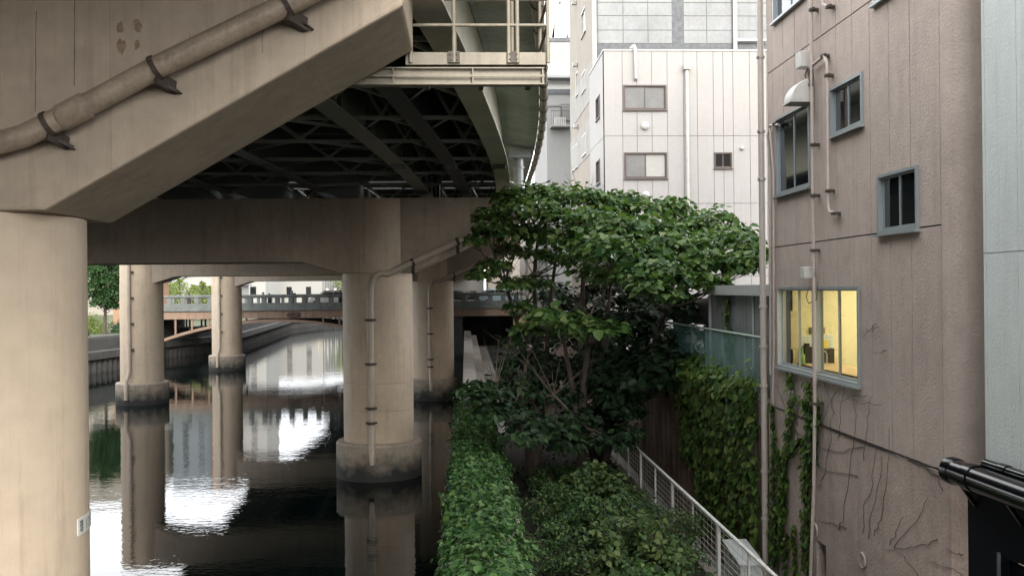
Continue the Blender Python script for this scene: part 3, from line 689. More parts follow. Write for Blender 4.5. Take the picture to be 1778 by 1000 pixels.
a = at(1399, 630, yb_); b = at(1412, 608, yb_); bs = MB().box(a.x, b.x, yb_+.05, yb_+.3, ctz+.002, ctz+.3); bs.box(a.x+.04, b.x-.03, yb_+.1, yb_+.2, ctz+.301, ctz+.36)
item(bs, 'tool_case', mat('black_case', (.018,.017,.016), .5, .1), 'black boxy case on the counter left of the dark basket', 'case')
q = at(1393, 620, 17.6); bs = MB().lathe((q.x, 17.6, ctz+.002), [(.05,0),(.05,.16),(.02,.2),(.02,.26),(.026,.26),(.026,.29)], 14)
tag(bs.build('spray_bottle', mat('green_plastic', (.18,.36,.12), .35, .05), smooth=40), 'green bottle standing on the counter by the black case', 'bottle')
q = at(1430, 620, 17.3); item(MB().tube([(q.x-.06,17.3,ctz+.002),(q.x-.06,17.3,ctz+.2),(q.x-.03,17.3,ctz+.25),(q.x+.03,17.3,ctz+.25),(q.x+.06,17.3,ctz+.2),(q.x+.06,17.3,ctz+.002)], .01, 8), 'wire_stand', m_white, 'small arched white wire stand in front of the dark basket', 'stand')
item(open_box(6.2, 6.62, 15.1, 15.5, ctz+.002, ctz+.05), 'paper_tray', mat('pale_card', (.6,.42,.26), .7, .1, 4), 'shallow wooden paper tray on the counter at the near end of the window', 'tray')
a = at(1389, 612, YR); b = at(1446, 581, YR); cal = item(MB().box(a.x, b.x, YR-.02, YR-.002, a.z-.1, b.z), 'wall_calendar', mat('calendar_paper', (.70,.74,.70), .8, .12, 14), 'pale gridded wall planner with yellow patch behind the window', 'calendar')
m = MB()
for k in range(1, 7): z = a.z-.1+(b.z-a.z+.1)*k/7; m.box(a.x+.01, b.x-.01, YR-.024, YR-.0205, z, z+.006)
for k in range(1, 9): x = a.x+(b.x-a.x)*k/9; m.box(x, x+.005, YR-.028, YR-.0245, a.z-.09, b.z-.01)
m.build('ruling', mat('ruling_grey', (.40,.46,.46), .8, 0), cal)
a = at(1427, 606, YR-.03); b = at(1438, 590, YR-.03); MB().box(a.x, b.x, YR-.04, YR-.029, a.z, b.z).build('yellow_patch', mat('yellow_card', (.8,.6,.05), .7, 0), cal)
for (x0_, x1_, lb) in ((1406,1411,'small dark control panel on the yellow wall above the planner'), (1424,1431,'second small grey control panel on the yellow wall right of the conduit')):
    a = at(x0_, 579, YR); b = at(x1_, 568, YR); item(MB().box(a.x, b.x, YR-.05, YR-.002, a.z, b.z).box(a.x+.02, b.x-.02, YR-.056, YR-.051, a.z+.03, b.z-.02), 'control_panel', mat('dim_panel', (.22,.19,.12), .6, .1), lb, 'panel')
a = at(1373, 606, YR); b = at(1384, 540, YR); MB().box(a.x, b.x, YR-.012, YR-.002, a.z, b.z).build('wall_board', mat('cream_board', (.62,.56,.36), .7, .05), bb)
MB().box(6.9, 7.2, ra+.02, rb_-.03, 6.75, 7.1).build('ceiling_beam', mat('cream_board', (.62,.56,.36)), bb)
glz = clearglass('clear_window_glass', (.97,.97,.93))
W = window(bb, FB, *H['lit'], n=4, glasses=[glz]*4, mf=m_alu, rec=.08)
MB().lbox(FB, (H['lit'][0]+H['lit'][1])/2-.05, (H['lit'][0]+H['lit'][1])/2+.05, H['lit'][2]+.055, H['lit'][3]-.055, -.13, .028).build('mullion', m_alu, W)
for k in 'abcde': window(bb, FB, *H[k], n=2, mg=m_dglass)
m = MB()                                           # dark sheets standing for the voids behind the unlit windows
for k in 'abcde':
    h = H[k]; m.lbox(FB, h[0], h[1], h[2], h[3], -.24, -.2)
m.build('window_backing', mat('dim_backing', (.05,.05,.045), .9, .2), bb)
m = MB().lbox(FB, door[0], door[1], .4, door[3], -.29, -.22); m.build('door', m_blackmat, bb)
louvre(bb, (Vector((XB-.03,0,0)), Vector((0,1,0)), Vector((-1,0,0))), onx(1419,920,XB).y, onx(1419,920,XB).z, .115)
louvre(bb, (Vector((XB-.03,0,0)), Vector((0,1,0)), Vector((-1,0,0))), onx(1502,972,XB).y, onx(1502,972,XB).z, .105)
# pipes on the facade
def fpipe(pts, r, m_, name, parent=bb, off=.06, clamps=()):
    o = MB().tube([onx(x, y, XB-off) for x, y in pts], r, 10).build(name, m_, parent, smooth=50)
    for x, y in clamps:
        p = onx(x, y, XB-off); c = MB().box(p.x-r-.012, XB-.002, p.y-.05, p.y+.03, p.z-.022, p.z+.022); c.box(p.x-.02, p.x+.02, p.y-.11, p.y-.051, p.z-.02, p.z+.02); c.build('pipe_clamp', m_rust, o)
    return o
dp = MB().tube([(XB-.095, YF+.065, .42), (XB-.095, YF+.065, 29.9)],   .06, 14).build('downpipe', m_dpipe, bb, smooth=50)
for z in (2.1, 3.0, 4.6, 6.1, 8.5, 9.4, 10.8, 5.35): MB().lathe((XB-.095, YF+.065, z), [(.079,0),(.079,.05)], 14).build('pipe_joint', m_dpipe, dp)
for z in (4.62, 8.52, 9.42, 10.82, 2.12): MB().tube([(XB-.16,YF-.01,z),(XB-.165,YF+.06,z),(XB-.04,YF-.005,z)], .01, 6).build('pipe_strap', m_rust, dp)
fpipe([(1336,218),(1338,240),(1343,300),(1344,600),(1340,800),(1340,985)], .022, m_pvc, 'conduit')
fpipe([(1352,217),(1337,218),(1334,235),(1337,300),(1338,480),(1338,650)], .025, m_dpipe, 'conduit', clamps=[(1345,216)])
fpipe([(1408,-30),(1409,60),(1411,300),(1413,470)], .028, m_pvc, 'conduit', off=.1, clamps=[(1409,18),(1411,252),(1412,340),(1412,435)])
fpipe([(1413,480),(1415,700),(1413,850),(1407,1010)], .028, m_pvc, 'conduit', off=.14, clamps=[(1414,700)])
fpipe([(1406,118),(1424,103),(1431,97),(1436,110),(1437,150),(1438,350),(1440,368),(1449,370)], .026, m_pvc, 'conduit', off=.09, clamps=[(1429,98),(1436,132),(1438,332),(1448,371)])
fpipe([(1428,-20),(1429,8),(1438,13)], .026, m_pvc, 'conduit', off=.09, clamps=[(1438,13)])
q = onx(1406,105,XB); MB().box(XB-.2, XB-.002, q.y-.12, q.y+.13, q.z-.13, q.z+.13).build('junction_box', m_white, bb, bevel=.012)
q = onx(1412,474,XB); MB().box(XB-.19, XB-.002, q.y-.09, q.y+.09, q.z-.09, q.z+.1).build('junction_box', m_white, bb, bevel=.012)
m = MB()
for dy in (-.04, 0, .05): m.tube([onx(1406+dy*100,120,XB-.1), onx(1404+dy*160,132,XB-.1), onx(1408+dy*60,150,XB-.1)], .012, 6)
m.build('cable', m_stem, bb)
q = onx(1407,160,XB); prof = [(XB-.004, q.z-.17)] + [(XB-.02-.36*math.cos(a), q.z-.17+.36*math.sin(a)) for a in np.linspace(0, math.pi/2, 10)] + [(XB-.004, q.z+.19)]
m = MB().prism([(x, z) for x, z in prof], 'y', q.y-.2, q.y+.2); vh = m.build('vent_hood', m_white, bb, bevel=.012)
MB().box(XB-.4, XB-.01, q.y-.215, q.y+.215, q.z-.2, q.z-.172).build('hood_rim', m_white, vh)
m = MB(); m.tube([onx(1405,498,XB-.1), onx(1400,515,XB-.16), onx(1404,527,XB-.17), onx(1418,520,XB-.12), onx(1420,490,XB-.08)], .008, 6); m.build('cable', m_stem, bb)
# crack line where the thicker base begins
m = MB(); pts = [onx(x, y, XB-.034) for x, y in [(1330,703),(1350,707),(1380,722),(1428,741),(1470,757),(1520,776),(1560,788),(1610,808),(1650,815)]]
m.tube([p + Vector((0,0,random.uniform(-.015,.015))) for p in pts], .011, 6); m.build('crack', m_seal, bb)
# dead creeper stems
def stems(polys, r=.0052):
    m = MB()
    for pl in polys:
        w_ = []
        for (x0,y0),(x1,y1) in zip(pl[:-1], pl[1:]):
            for i in range(4):
                t = i/4; w_.append((x0+(x1-x0)*t+random.uniform(-2.6,2.6), y0+(y1-y0)*t+random.uniform(-2.6,2.6)))
        w_.append(pl[-1]); P = [onx(x, y, XB-.04) for x, y in w_]
        m.tube(P, list(np.linspace(r*.55, r*1.15, len(P))), 5)
    return m
dead = [[(1447,690),(1444,740),(1432,820),(1420,845)], [(1466,665),(1460,720),(1455,760)], [(1482,680),(1486,730),(1478,790),(1462,905),(1455,920)], [(1520,775),(1515,840),(1500,880),(1498,925)], [(1530,790),(1528,840),(1510,900),(1508,935)],
        [(1545,740),(1540,830),(1528,900),(1518,930)], [(1612,865),(1590,905),(1560,935),(1553,952)], [(1570,895),(1555,925),(1545,945)], [(1530,955),(1570,952),(1610,945),(1628,935)], [(1560,958),(1590,990),(1600,1005)],
        [(1425,905),(1450,908),(1470,918)], [(1420,812),(1450,822),(1490,826)], [(1415,775),(1450,785),(1500,775)], [(1455,700),(1480,690),(1505,687)], [(1470,690),(1500,700),(1530,702)], [(1500,570),(1512,575),(1526,568)], [(1497,585),(1510,572),(1523,563)], [(1516,612),(1530,612),(1540,607)],
        [(1428,741),(1440,700),(1452,680)], [(1510,690),(1505,740),(1500,800)], [(1560,788),(1580,800),(1610,815),(1640,830)], [(1590,795),(1625,825),(1637,850)], [(1640,950),(1660,960),(1672,962)], [(1615,975),(1650,985),(1672,1000)],
        [(1345,665),(1360,690),(1375,700)], [(1350,680),(1375,720),(1395,790)], [(1365,660),(1372,720),(1360,800)], [(1380,670),(1384,740)], [(1400,665),(1385,720),(1378,760)], [(1430,672),(1424,730)], [(1436,672),(1450,720)], [(1352,730),(1400,760),(1420,790)]]
dv = stems(dead).build('dead_creeper', m_stem); tag(dv, 'thin leafless creeper stems spread over the taupe base wall', 'creeper')
q = onx(1676,741,XB); MB().box(XB-.0315+.03, XB+.0, q.y-.04, q.y+.03, q.z-.04, q.z+.03) if False else None
# live creepers in strips
def strip(pl, wid, dens, X=XB, off=.05, m_=L_VINE, size=.085):
    P = []; Nn = []
    for (x0,y0),(x1,y1) in zip(pl[:-1], pl[1:]):
        a = onx(x0,y0,X-off); b = onx(x1,y1,X-off); n = int((b-a).length*dens)+1
        for i in range(n):
            t = random.random(); p = a.lerp(b, t); P.append((X-off-abs(random.gauss(0,.035)), p.y+random.gauss(0,wid), p.z)); Nn.append((-1, 0, .45))
    return P, Nn
sp = []
for pl, w_, d_ in [([(1376,655),(1378,700),(1372,760),(1360,830),(1352,900),(1345,980)], .07, 150), ([(1343,700),(1346,760),(1345,850),(1342,960)], .05, 110), ([(1398,690),(1410,720),(1405,800),(1402,900),(1402,990)], .10, 230),
                   ([(1422,690),(1421,740),(1414,800)], .06, 150), ([(1395,760),(1380,780),(1365,790)], .05, 130), ([(1368,925),(1366,1000)], .035, 90), ([(1380,910),(1384,1000)], .035, 100), ([(1352,780),(1366,840),(1358,960)], .06, 170), ([(1405,660),(1412,700)], .06, 120), ([(1372,640),(1376,668)], .05, 90)]:
    P, Nn = strip(pl, w_, d_); sp.append((P, Nn))
P = sum([s[0] for s in sp], []); Nn = sum([s[1] for s in sp], [])
cv = thing('green_creeper', (XB-.05, 16.5, .4), 'green creeper climbing in strips beside the conduit on the taupe wall', 'creeper')
leaves('foliage', L_VINE, cv, P, Nn, .10, 'heart', out=[(0,0,-1)]*len(P), jit=.35)

stems([[(1376,650),(1378,700),(1370,770),(1358,840),(1350,990)], [(1402,690),(1408,720),(1404,800),(1402,900),(1402,1005)], [(1366,800),(1362,900),(1352,1000)]], .012).build('stem', m_bark, cv)

# ------------------------------------------------------------------ pale blue building with black gutter
XP = 5.62; yp = onx(1708, 500, XP).y; zp = onx(1709, 823, XP).z; FP = frame(XP, 0, '-x')
pb = thing('pale_blue_building', (XP, yp, .4), 'pale blue stucco building at the right edge above black gutter and cladding', 'building')
usp = [2.0] + [yp-.06-.62*k for k in range(13, -1, -1)] + [yp]; usp = sorted(usp)
m = MB(); panels(m, FP, [u for u in usp if u > 3], [zp, onx(1740,438,XP).z, 10.5, 14, 17.4, 20.8, 24.2, 27.6], [], .03, .01); m.build('wall_panels', m_pale, pb)
m = MB().lbox(FP, 2.5, yp-.002, zp+.002, 27.6, -.3, -.022); m.build('joint_strip', m_palej, pb)
m = MB().box(XP+.31, 24, 2.5, yp-.002, zp, 27.6); m.build('rear_wall', m_pale, pb)  # unseen height and depth also raised to shade the white building
y_end = onx(1668, 815, XP-.4).y
gx = XP-.28; gz = zp+.02
m = MB()
gt = [Vector((gx, 2.5, gz)), Vector((gx, yp+.05, gz))]
m.tube(gt, .135, 18); m.tube([Vector((gx, yp+.05, gz)), Vector((gx, yp+.09, gz)), Vector((gx, yp+.2, gz)), Vector((gx, yp+.215, gz))], [.135,.15,.15,.09], 18)
gu = m.build('gutter', m_black, pb, smooth=40)
MB().tube([(gx, yp-.35, gz), (gx, yp-.2, gz)], .148, 18).build('gutter_joint', m_black, gu, smooth=40)
m = MB(); m.tube([(XP-.05, 2.5, gz+.11), (XP-.05, yp-.1, gz+.11)], .06, 12); m.tube([(XP-.05, yp-.55, gz+.11), (XP-.05, yp-.4, gz+.11)], .07, 12); m.build('flashing_pipe', m_black, pb, smooth=40)
m = MB().box(XP-.15, XP+.2, 2.5, yp+.25, gz-.1, gz+.04); m.build('eave', m_blackmat, pb)
for yy_ in (yp-.9, yp+.02): MB().bar((XP-.1, yy_, gz-.36), (XP-.26, yy_, gz-.13), .04, .04).build('gutter_bracket', m_black, pb)
m = MB(); plate(m, frame(XP-.1,0,'-x'), 2.5, yp+.2, .3, gz-.1, -.2, 0, [(2.6, yp-.45, .4, gz-.75)]); m.build('cladding', m_blackmat, pb)
m = MB()
for k in range(28): z = .42+k*.115; m.box(XP+.0, XP+.03, 2.6, yp-.46, z, z+.105)
m.build('shutter', m_blackmat, pb)
m = MB().box(XP-.125, XP-.101, yp-.47, yp-.44, .4, gz-.74); m.build('shutter_rail', mat('dull_steel_edge', (.10,.105,.12), .5, .2, 4), pb)

# ------------------------------------------------------------------ white building
YW = 44.6; FW = frame(0, YW, '-y'); XW = at(1049, 200, YW).x
wb = thing('white_building', (XW, YW, 4.3), 'white panelled building with bronze windows and downpipe behind the tree', 'building')
def wr(px0, px1, y0, y1): a = at(px0, y1, YW); b = at(px1, y0, YW); return (a.x, b.x, a.z, b.z)
WH = {'up': wr(1082,1157,148,192), 'mid': wr(1084,1158,265,311), 'small': wr(1240,1271,265,293)}
ztw = at(1100, 89, YW).z; z1w = at(1100, 236.5, YW).z; z2w = at(1150, 354, YW).z
usw = [XW] + [at(p, 300, YW).x for p in (1082,1107,1133,1160,1188,1212,1240,1257,1274,1303,1332,1362)] + [26]
m = MB(); panels(m, FW, usw, [4.3, z2w-3.3, z2w, z1w, ztw], list(WH.values()), .025, .022); m.build('wall_panels', m_bwhite, wb)
m = MB(); plate(m, FW, XW, 26, 4.3, ztw, -.3, -.018, list(WH.values())); m.build('joint_backing', m_wj, wb)
FS = frame(XW, 0, '-x'); yb = YW+5.2
def ws(px, y0, y1, w_=.9):
    a = onx(px, y1, XW); b = onx(px, y0, XW); return (a.y-w_/2, a.y+w_/2, a.z, b.z)
SH = [ws(1038.5,168,208,1.3), ws(1039,278,320,1.3)]
m = MB(); panels(m, FS, [YW+.02, YW+1.3, YW+2.6, YW+3.9, yb], [4.3, z2w, z1w, ztw], SH, .025, .022); m.build('wall_panels', m_bwhite, wb)
m = MB(); plate(m, FS, YW+.31, yb, 4.3, ztw, -.3, -.018, SH); m.build('joint_backing', m_wj, wb)
m = MB().box(XW+.31, 26, YW+.31, yb, ztw-.4, ztw-.1); m.build('roof', m_greyd, wb)
m = MB().box(XW-.03, 26, YW-.03, YW+.3, ztw+.002, ztw+.07); m.box(XW-.03, XW+.3, YW+.302, yb, ztw+.002, ztw+.07); m.build('coping', m_white, wb)
window(wb, FW, *WH['up'], n=2, mf=m_bronze, fw=.07, glasses=[m_gglass, m_gglass]); window(wb, FW, *WH['mid'], n=2, mf=m_bronze, fw=.07, glasses=[m_gglass, m_gglass2]); window(wb, FW, *WH['small'], n=2, mf=m_bronze, fw=.06, glasses=[m_dglass, m_dglass])
for h in SH: window(wb, FS, *h, n=2, mf=m_bronze, fw=.06)
for px, py, r in ((1120,219,.17), (1121,339,.17), (1288,258,.08)):
    q = at(px, py, YW); m = MB(); n = 18
    m.tube([(q.x, YW-.005, q.z), (q.x, YW-.1, q.z), (q.x, YW-.14, q.z)], [r, r, r*.6], 18); m.build('vent_cap', m_white, wb, smooth=40)
q = at(1191.5, 118, YW); p = MB().tube([(q.x, YW-.12, 4.4), (q.x, YW-.12, q.z-.1)], .075, 12).build('downpipe', m_white, wb, smooth=50)
MB().box(q.x-.15, q.x+.15, YW-.26, YW-.02, q.z-.12, q.z+.12).build('rain_hopper', m_white, p, bevel=.02)
for z in np.arange(6, q.z-.5, 1.6): MB().lathe((q.x, YW-.12, z), [(.083,0),(.083,.05)], 12).build('pipe_joint', m_white, p)
MB().tube([at(1096,84,YW+.3), at(1101,80,YW-.12), at(1103,86,YW-.15), at(1104,137,YW-.15), at(1104,139,YW+.02)], .075, 12).build('vent_pipe', m_white, wb, smooth=50)

# ------------------------------------------------------------------ taller grey building behind
YG = 50.4; FG = frame(0, YG, '-y'); XG = at(1036, 60, YG).x
gb = thing('grey_building', (XG, YG, 4.3), 'taller grey grid-panelled building with tan side wall behind the white one', 'building')
gx_ = [XG] + [at(p, 50, YG).x for p in (1038,1082,1125,1167)]; gx2 = [at(p, 50, YG).x for p in (1187,1227,1272,1316,1360)]; gx3 = at(1187,50,YG).x
gz_ = [at(1100,p,YG).z for p in (76,53,28,5,-20,-45,-70,-95,-120,-150)]
for gg in (gx_, gx2): m = MB(); panels(m, FG, gg, gz_, [], .02, .035); m.build('wall_panels', m_grey, gb)
m = MB().box(XG, 26, YG+.015, YG+.3, 4.3, 34); m.build('backing_wall', m_greyd, gb)
for p, r in ((1031.5,.11), (1275,.11)):
    q = at(p, 60, YG); MB().tube([(q.x, YG-.14, q.z-5), (q.x, YG-.14, 33)], r, 10).build('downpipe', m_white, gb, smooth=50)
a = at(1279,72,YG); b = at(1330,72,YG); MB().tube([(a.x, YG-.16, a.z), (b.x, YG-.16, b.z)], .07, 8).build('downpipe', m_white, gb, smooth=50)
FGS = frame(XG-.02, 0, '-x'); yg2 = onx(991, 200, XG).y
def gs(px0, px1, y0, y1): a = onx(px1, y1, XG); b = onx(px0, y0, XG); return (a.y, b.y, (onx(px1,y1,XG).z+onx(px0,y1+4,XG).z)/2, (onx(px1,y0,XG).z+onx(px0,y0+10,XG).z)/2)
GH = [gs(1011,1018,120,158), gs(1012,1019,228,268), gs(1000,1004,245,290), gs(1010,1018,12,60), gs(1001,1005,120,165), gs(995,998,250,295)]
m = MB(); plate(m, FGS, YG+.32, yg2, 4.3, 34, -.3, 0, GH); m.build('side_wall', m_tan, gb)
for z in (at(1038,179,YG).z-.2, at(1038,90,YG).z): MB().lbox(FGS, YG+.33, yg2, z-2.0, z, .003, .02).build('wall_band', mat('grey_render_band', (.36,.34,.31), .9, .15), gb)
for h in GH: window(gb, FGS, *h, n=2, mf=m_white, fw=.09, mg=m_gglass)
MB().box(XG+.31, 26, YG+.31, yg2, 33.2, 33.6).build('roof', m_greyd, gb)
for px, py in ((1001,5),(1003,112),(1004,219)):
    q = onx(px, py, XG); MB().box(q.x-.3, q.x-.03, q.y-.15, q.y+.15, q.z-.15, q.z+.1).build('vent_hood', m_white, gb, bevel=.04)
# ------------------------------------------------------------------ retaining wall, fences, shed
XRW = 5.6
rt = thing('retaining_wall', (XRW, 30, .4), 'rust brown corrugated retaining wall behind the white fence', 'retaining wall')
m = MB(); sec = []
ys = np.arange(YF+.14, 95.8, .16)
for i, Y in enumerate(ys):
    d_ = [0, .0, .06, .06][i % 4]; sec.append([(XRW+d_, Y, .3), (XRW+d_, Y, 3.85), (XRW+.3, Y, 3.85), (XRW+.3, Y, .3)])
m.sweep(None, sec); m.build('corrugated_sheet', m_rustwall, rt)
MB().box(XRW-.06, XRW+.34, YF+.14, 95.8, 3.86, 4.29).build('coping', mat('brown_stained_concrete', (.14,.115,.095), .9, .25, 1.5, .6, .2, 14), rt, bevel=.02)
MB().box(XRW-.03, XRW+.2, YF+.15, 95.8, 4.295, 4.36).build('curb', m_conc, rt)

gf = thing('chain_link_fence', (XRW+.1, 24, 4.36), 'green chain link fence on the retaining wall in front of the grey shed', 'fence')
yA, yB = YF+.16, 30.2; zf0, zf1 = 4.38, 5.52; xf = XRW+.08
MB().tube([(xf, yA, zf1), (xf, yB, zf1)], .028, 8).build('top_rail', m_green, gf, smooth=50)
MB().tube([(xf, yA, zf0+.04), (xf, yB, zf0+.04)], .022, 8).build('bottom_rail', m_green, gf, smooth=50)
MB().tube([(xf, yA, 4.97), (xf, yB, 4.97)], .006, 5).build('tension_wire', m_greenw, gf)
for Y in (20.1, 21.9, 23.4, 25.0, 26.8, 28.4, 30.1): MB().tube([(xf+.03, Y, zf0-.05), (xf+.03, Y, zf1+.02)], .03, 8).build('post', m_green, gf, smooth=50)
m = MB(); h = zf1-zf0-.08; st = .085
for sgn in (1, -1):
    y = yA-h
    while y < yB+h:
        a, b = (y, y+h) if sgn > 0 else (y+h, y)
        lo, hi = min(a, b), max(a, b)
        if hi > yA and lo < yB:
            za, zb_ = zf0+.04, zf0+.04+h
            def cl(yy): return za + (zb_-za)*((yy-a)/(b-a))
            p0 = max(lo, yA); p1_ = min(hi, yB)
            if p1_-p0 > .02: m.tube([(xf-.004*sgn, p0, cl(p0)), (xf-.004*sgn, p1_, cl(p1_))], .0036, 3, caps=False)
        y += st
m.build('wire_mesh', m_greenw, gf, fix=False)

sh = thing('metal_shed', (6.05, 22, 4.3), 'grey corrugated metal shed with flat pale roof beside the taupe building', 'shed')
sx, sy0, sy1, sz = 6.02, YF+.35, 24.25, 6.52
m = MB(); sec = []
for i, Y in enumerate(np.arange(sy0, sy1+.01, .05)):
    d_ = [0,.0,.025,.025][i % 4]; sec.append([(sx+d_, Y, 4.31), (sx+d_, Y, sz-.14), (sx+.09, Y, sz-.14), (sx+.09, Y, 4.31)])
m.sweep(None, sec); m.build('side_wall', m_shed, sh)
MB().box(sx+.091, 8.6, sy1-.1, sy1-.02, 4.31, sz-.14).build('end_wall', m_shed, sh); MB().box(sx+.091, 8.6, sy0, sy0+.08, 4.31, sz-.14).build('end_wall', m_shed, sh)
MB().box(8.601, 8.68, sy0, sy1, 4.31, sz-.14).build('side_wall', m_shed, sh)
MB().box(sx-.12, 8.8, sy0-.1, sy1+.12, sz-.138, sz-.02).build('roof', m_rim, sh); MB().box(sx-.16, sx-.121, sy0-.1, sy1+.14, sz-.2, sz+.02).build('fascia', m_rim, sh)
MB().box(sx-.06, sx-.002, sy1-.1, sy1-.02, 4.31, sz-.21).build('corner_post', m_rim, sh); MB().box(sx-.03, sx-.002, 20.55, 20.6, 4.31, sz-.21).build('joint_cover', m_rim, sh)
P = []; 
for k in range(150):
    z = random.uniform(4.9, 6.3); P.append((sx-.06, 22.45+random.gauss(0,.09)+(.0 if z > 5.6 else -.25*(5.6-z)), z))
    if k < 50: P.append((sx-.06, 22.1+random.gauss(0,.16), 5.35+random.gauss(0,.12)))
sc_ = thing('shed_creeper', (sx-.05, 22.4, 4.4), 'narrow green creeper hanging on the corrugated shed wall', 'creeper')
leaves('foliage', L_VINE, sc_, P, [(-1,0,.4)]*len(P), .11, 'heart', out=[(0,0,-1)]*len(P), jit=.4)
MB().tube([(sx-.03,22.4,4.32),(sx-.03,22.2,5.2),(sx-.03,22.45,5.9),(sx-.03,22.45,6.3)], .01, 5).build('stem', m_bark, sc_)

du = thing('rolled_tarp_duct', (6.5, 27, 4.3), 'dark ribbed round duct lying on posts behind the green fence', 'duct')
m = MB(); pr = []; y = 24.6; pts = []; rs = []
while y < 30: pts += [(6.35+.0*y, y, 5.86), (6.35, y+.09, 5.86)]; rs += [.36, .33]; y += .18
m.tube(pts, rs, 20); m.build('ribbed_tube', m_duct, du, smooth=60)
for Y in (25.4, 29.2): MB().box(6.15, 6.55, Y-.12, Y+.12, 4.31, 5.52).build('support_post', mat('dark_green_paint', (.03,.055,.05), .6, .2, 4), du)

fe = thing('white_mesh_fence', (4.56, 26, 1.1), 'chipped white rail fence with wire mesh running beside the shrubs', 'fence')
FX, fz = 4.56, 2.2
MB().box(FX-.09, FX+.09, 9, 51, .4, 1.16).build('curb', m_conc, fe)
m = MB().tube([(FX, 9.0, fz), (FX, 51, fz)], .033, 10); m.build('top_rail', m_whitedirty, fe, smooth=50)
ysf = [10.2, 12.1, 14.05, 16.0, 17.95, 20.0, 22.0, 24.0, 26.0, 28.0, 30, 32, 34, 36, 38, 40, 42, 44, 46, 48, 50]
for i, Y in enumerate(ysf):
    if i % 2 == 0: MB().box(FX-.03, FX+.03, Y-.05, Y+.05, 1.165, fz-.02).build('post', m_whitedirty, fe, bevel=.006)
    else: MB().box(FX-.02, FX+.02, Y-.025, Y+.025, 1.165, fz-.02).build('post', m_whitedirty, fe, bevel=.004)
m = MB()
for z in np.arange(1.25, 2.12, .12): m.bar((FX+.035, 9, z), (FX+.035, 51, z), .007, .007)
for Y in np.arange(9, 51, .3): m.bar((FX+.035, Y, 1.2), (FX+.035, Y, 2.12), .004, .004)
m.build('wire_mesh', m_whitedirty, fe)
f2 = thing('baluster_fence', (4.5, 70, 1.1), 'far beige baluster fence running along the path towards the arch bridge', 'fence')
m = MB()
MB().tube([(FX, 53.5, 2.45), (FX, 95, 2.45)], .04, 8).build('top_rail', m_dpipe, f2); MB().tube([(FX, 53.5, 1.28), (FX, 95, 1.28)], .03, 8).build('bottom_rail', m_dpipe, f2)
for Y in np.arange(53.6, 95, .34): m.box(FX-.015, FX+.015, Y, Y+.03, 1.31, 2.41)
m.build('baluster', m_dpipe, f2)
for Y in (53.5, 63.5, 73.5, 83.5, 94.9): MB().box(FX-.05, FX+.05, Y-.05, Y+.05, 1.1, 2.48).build('post', m_dpipe, f2)

ub = thing('utility_cabinet', (5.3, 19.3, .4), 'pale grey metal cabinet with sloping lid behind the white fence', 'cabinet')
a = onz(1288, 957, 1.5); 
MB().prism([(18.1,.42),(19.25,.42),(19.25,1.52),(18.1,1.38)], 'x', 5.0, 5.42).build('body', m_box, ub, bevel=.008)
MB().prism([(18.05,1.383),(19.3,1.535),(19.3,1.565),(18.05,1.413)], 'x', 4.97, 5.45).build('lid', m_box, ub)
MB().box(5.08, 5.34, 18.085, 18.099, .5, 1.25).build('door', m_box, ub); MB().box(5.28, 5.31, 18.07, 18.084, .85, .97).build('handle', m_rust, ub)

# ------------------------------------------------------------------ bicycles behind the green fence
def bicycle(loc, rz, label, mt):
    t = thing('bicycle', (0,0,0), label, 'bicycle', 'bicycles parked behind the green fence')
    for x in (-.52, .52):
        wv = MB().tube([(x+.33*math.cos(a), 0, .34+.33*math.sin(a)) for a in np.linspace(0, 2*math.pi, 25)], .018, 6, caps=False).build('wheel', m_tyre, t)
        s = MB()
        for k in range(9): a = k*math.pi/9; s.bar((x-.31*math.cos(a), 0, .34-.31*math.sin(a)), (x+.31*math.cos(a), 0, .34+.31*math.sin(a)), .004, .004)
        s.build('spokes', m_chrome, wv)
    m = MB()
    for p, q in [((-.52,0,.34),(-.12,0,.32)),((-.52,0,.34),(-.2,0,.72)),((-.12,0,.32),(-.24,0,.86)),((-.12,0,.32),(.36,0,.78)),((-.2,0,.72),(.36,0,.84)),((.52,0,.34),(.33,0,.98))]: m.tube([p, q], .017, 6)
    m.build('frame', mt, t)
    MB().tube([(.2,-.27,1.0),(.34,-.2,1.02),(.34,.2,1.02),(.2,.27,1.0)], .013, 6).build('handlebar', m_chrome, t)
    MB().prism([(-.38,-.09),(-.38,.09),(-.18,.05),(-.1,.015),(-.1,-.015),(-.18,-.05)], 'z', .87, .92).build('saddle', m_tyre, t, bevel=.01)
    MB().box(.46,.72,-.15,.15,.7,.71).box(.46,.47,-.15,.15,.711,.9).box(.71,.72,-.15,.15,.711,.9).box(.471,.709,-.15,-.14,.711,.9).box(.471,.709,.14,.15,.711,.9).build('basket', m_chrome, t)
    m = MB(); m.tube([(-.12,-.09,.32),(-.12,.09,.32)], .03, 8); m.bar((-.12,-.1,.32),(0,-.1,.2),.015,.015); m.bar((-.12,.1,.32),(-.24,.1,.44),.015,.015); m.build('crank', m_chrome, t)
    t.location = loc; t.rotation_euler = (0, 0, rz); return t
bicycle((6.15, 28.2, 4.32), R(80), 'dark framed bicycle standing farther back along the green fence', m_black)
bicycle((6.1, 25.9, 4.32), R(100), 'pale framed bicycle standing closest to the grey shed', m_rim)

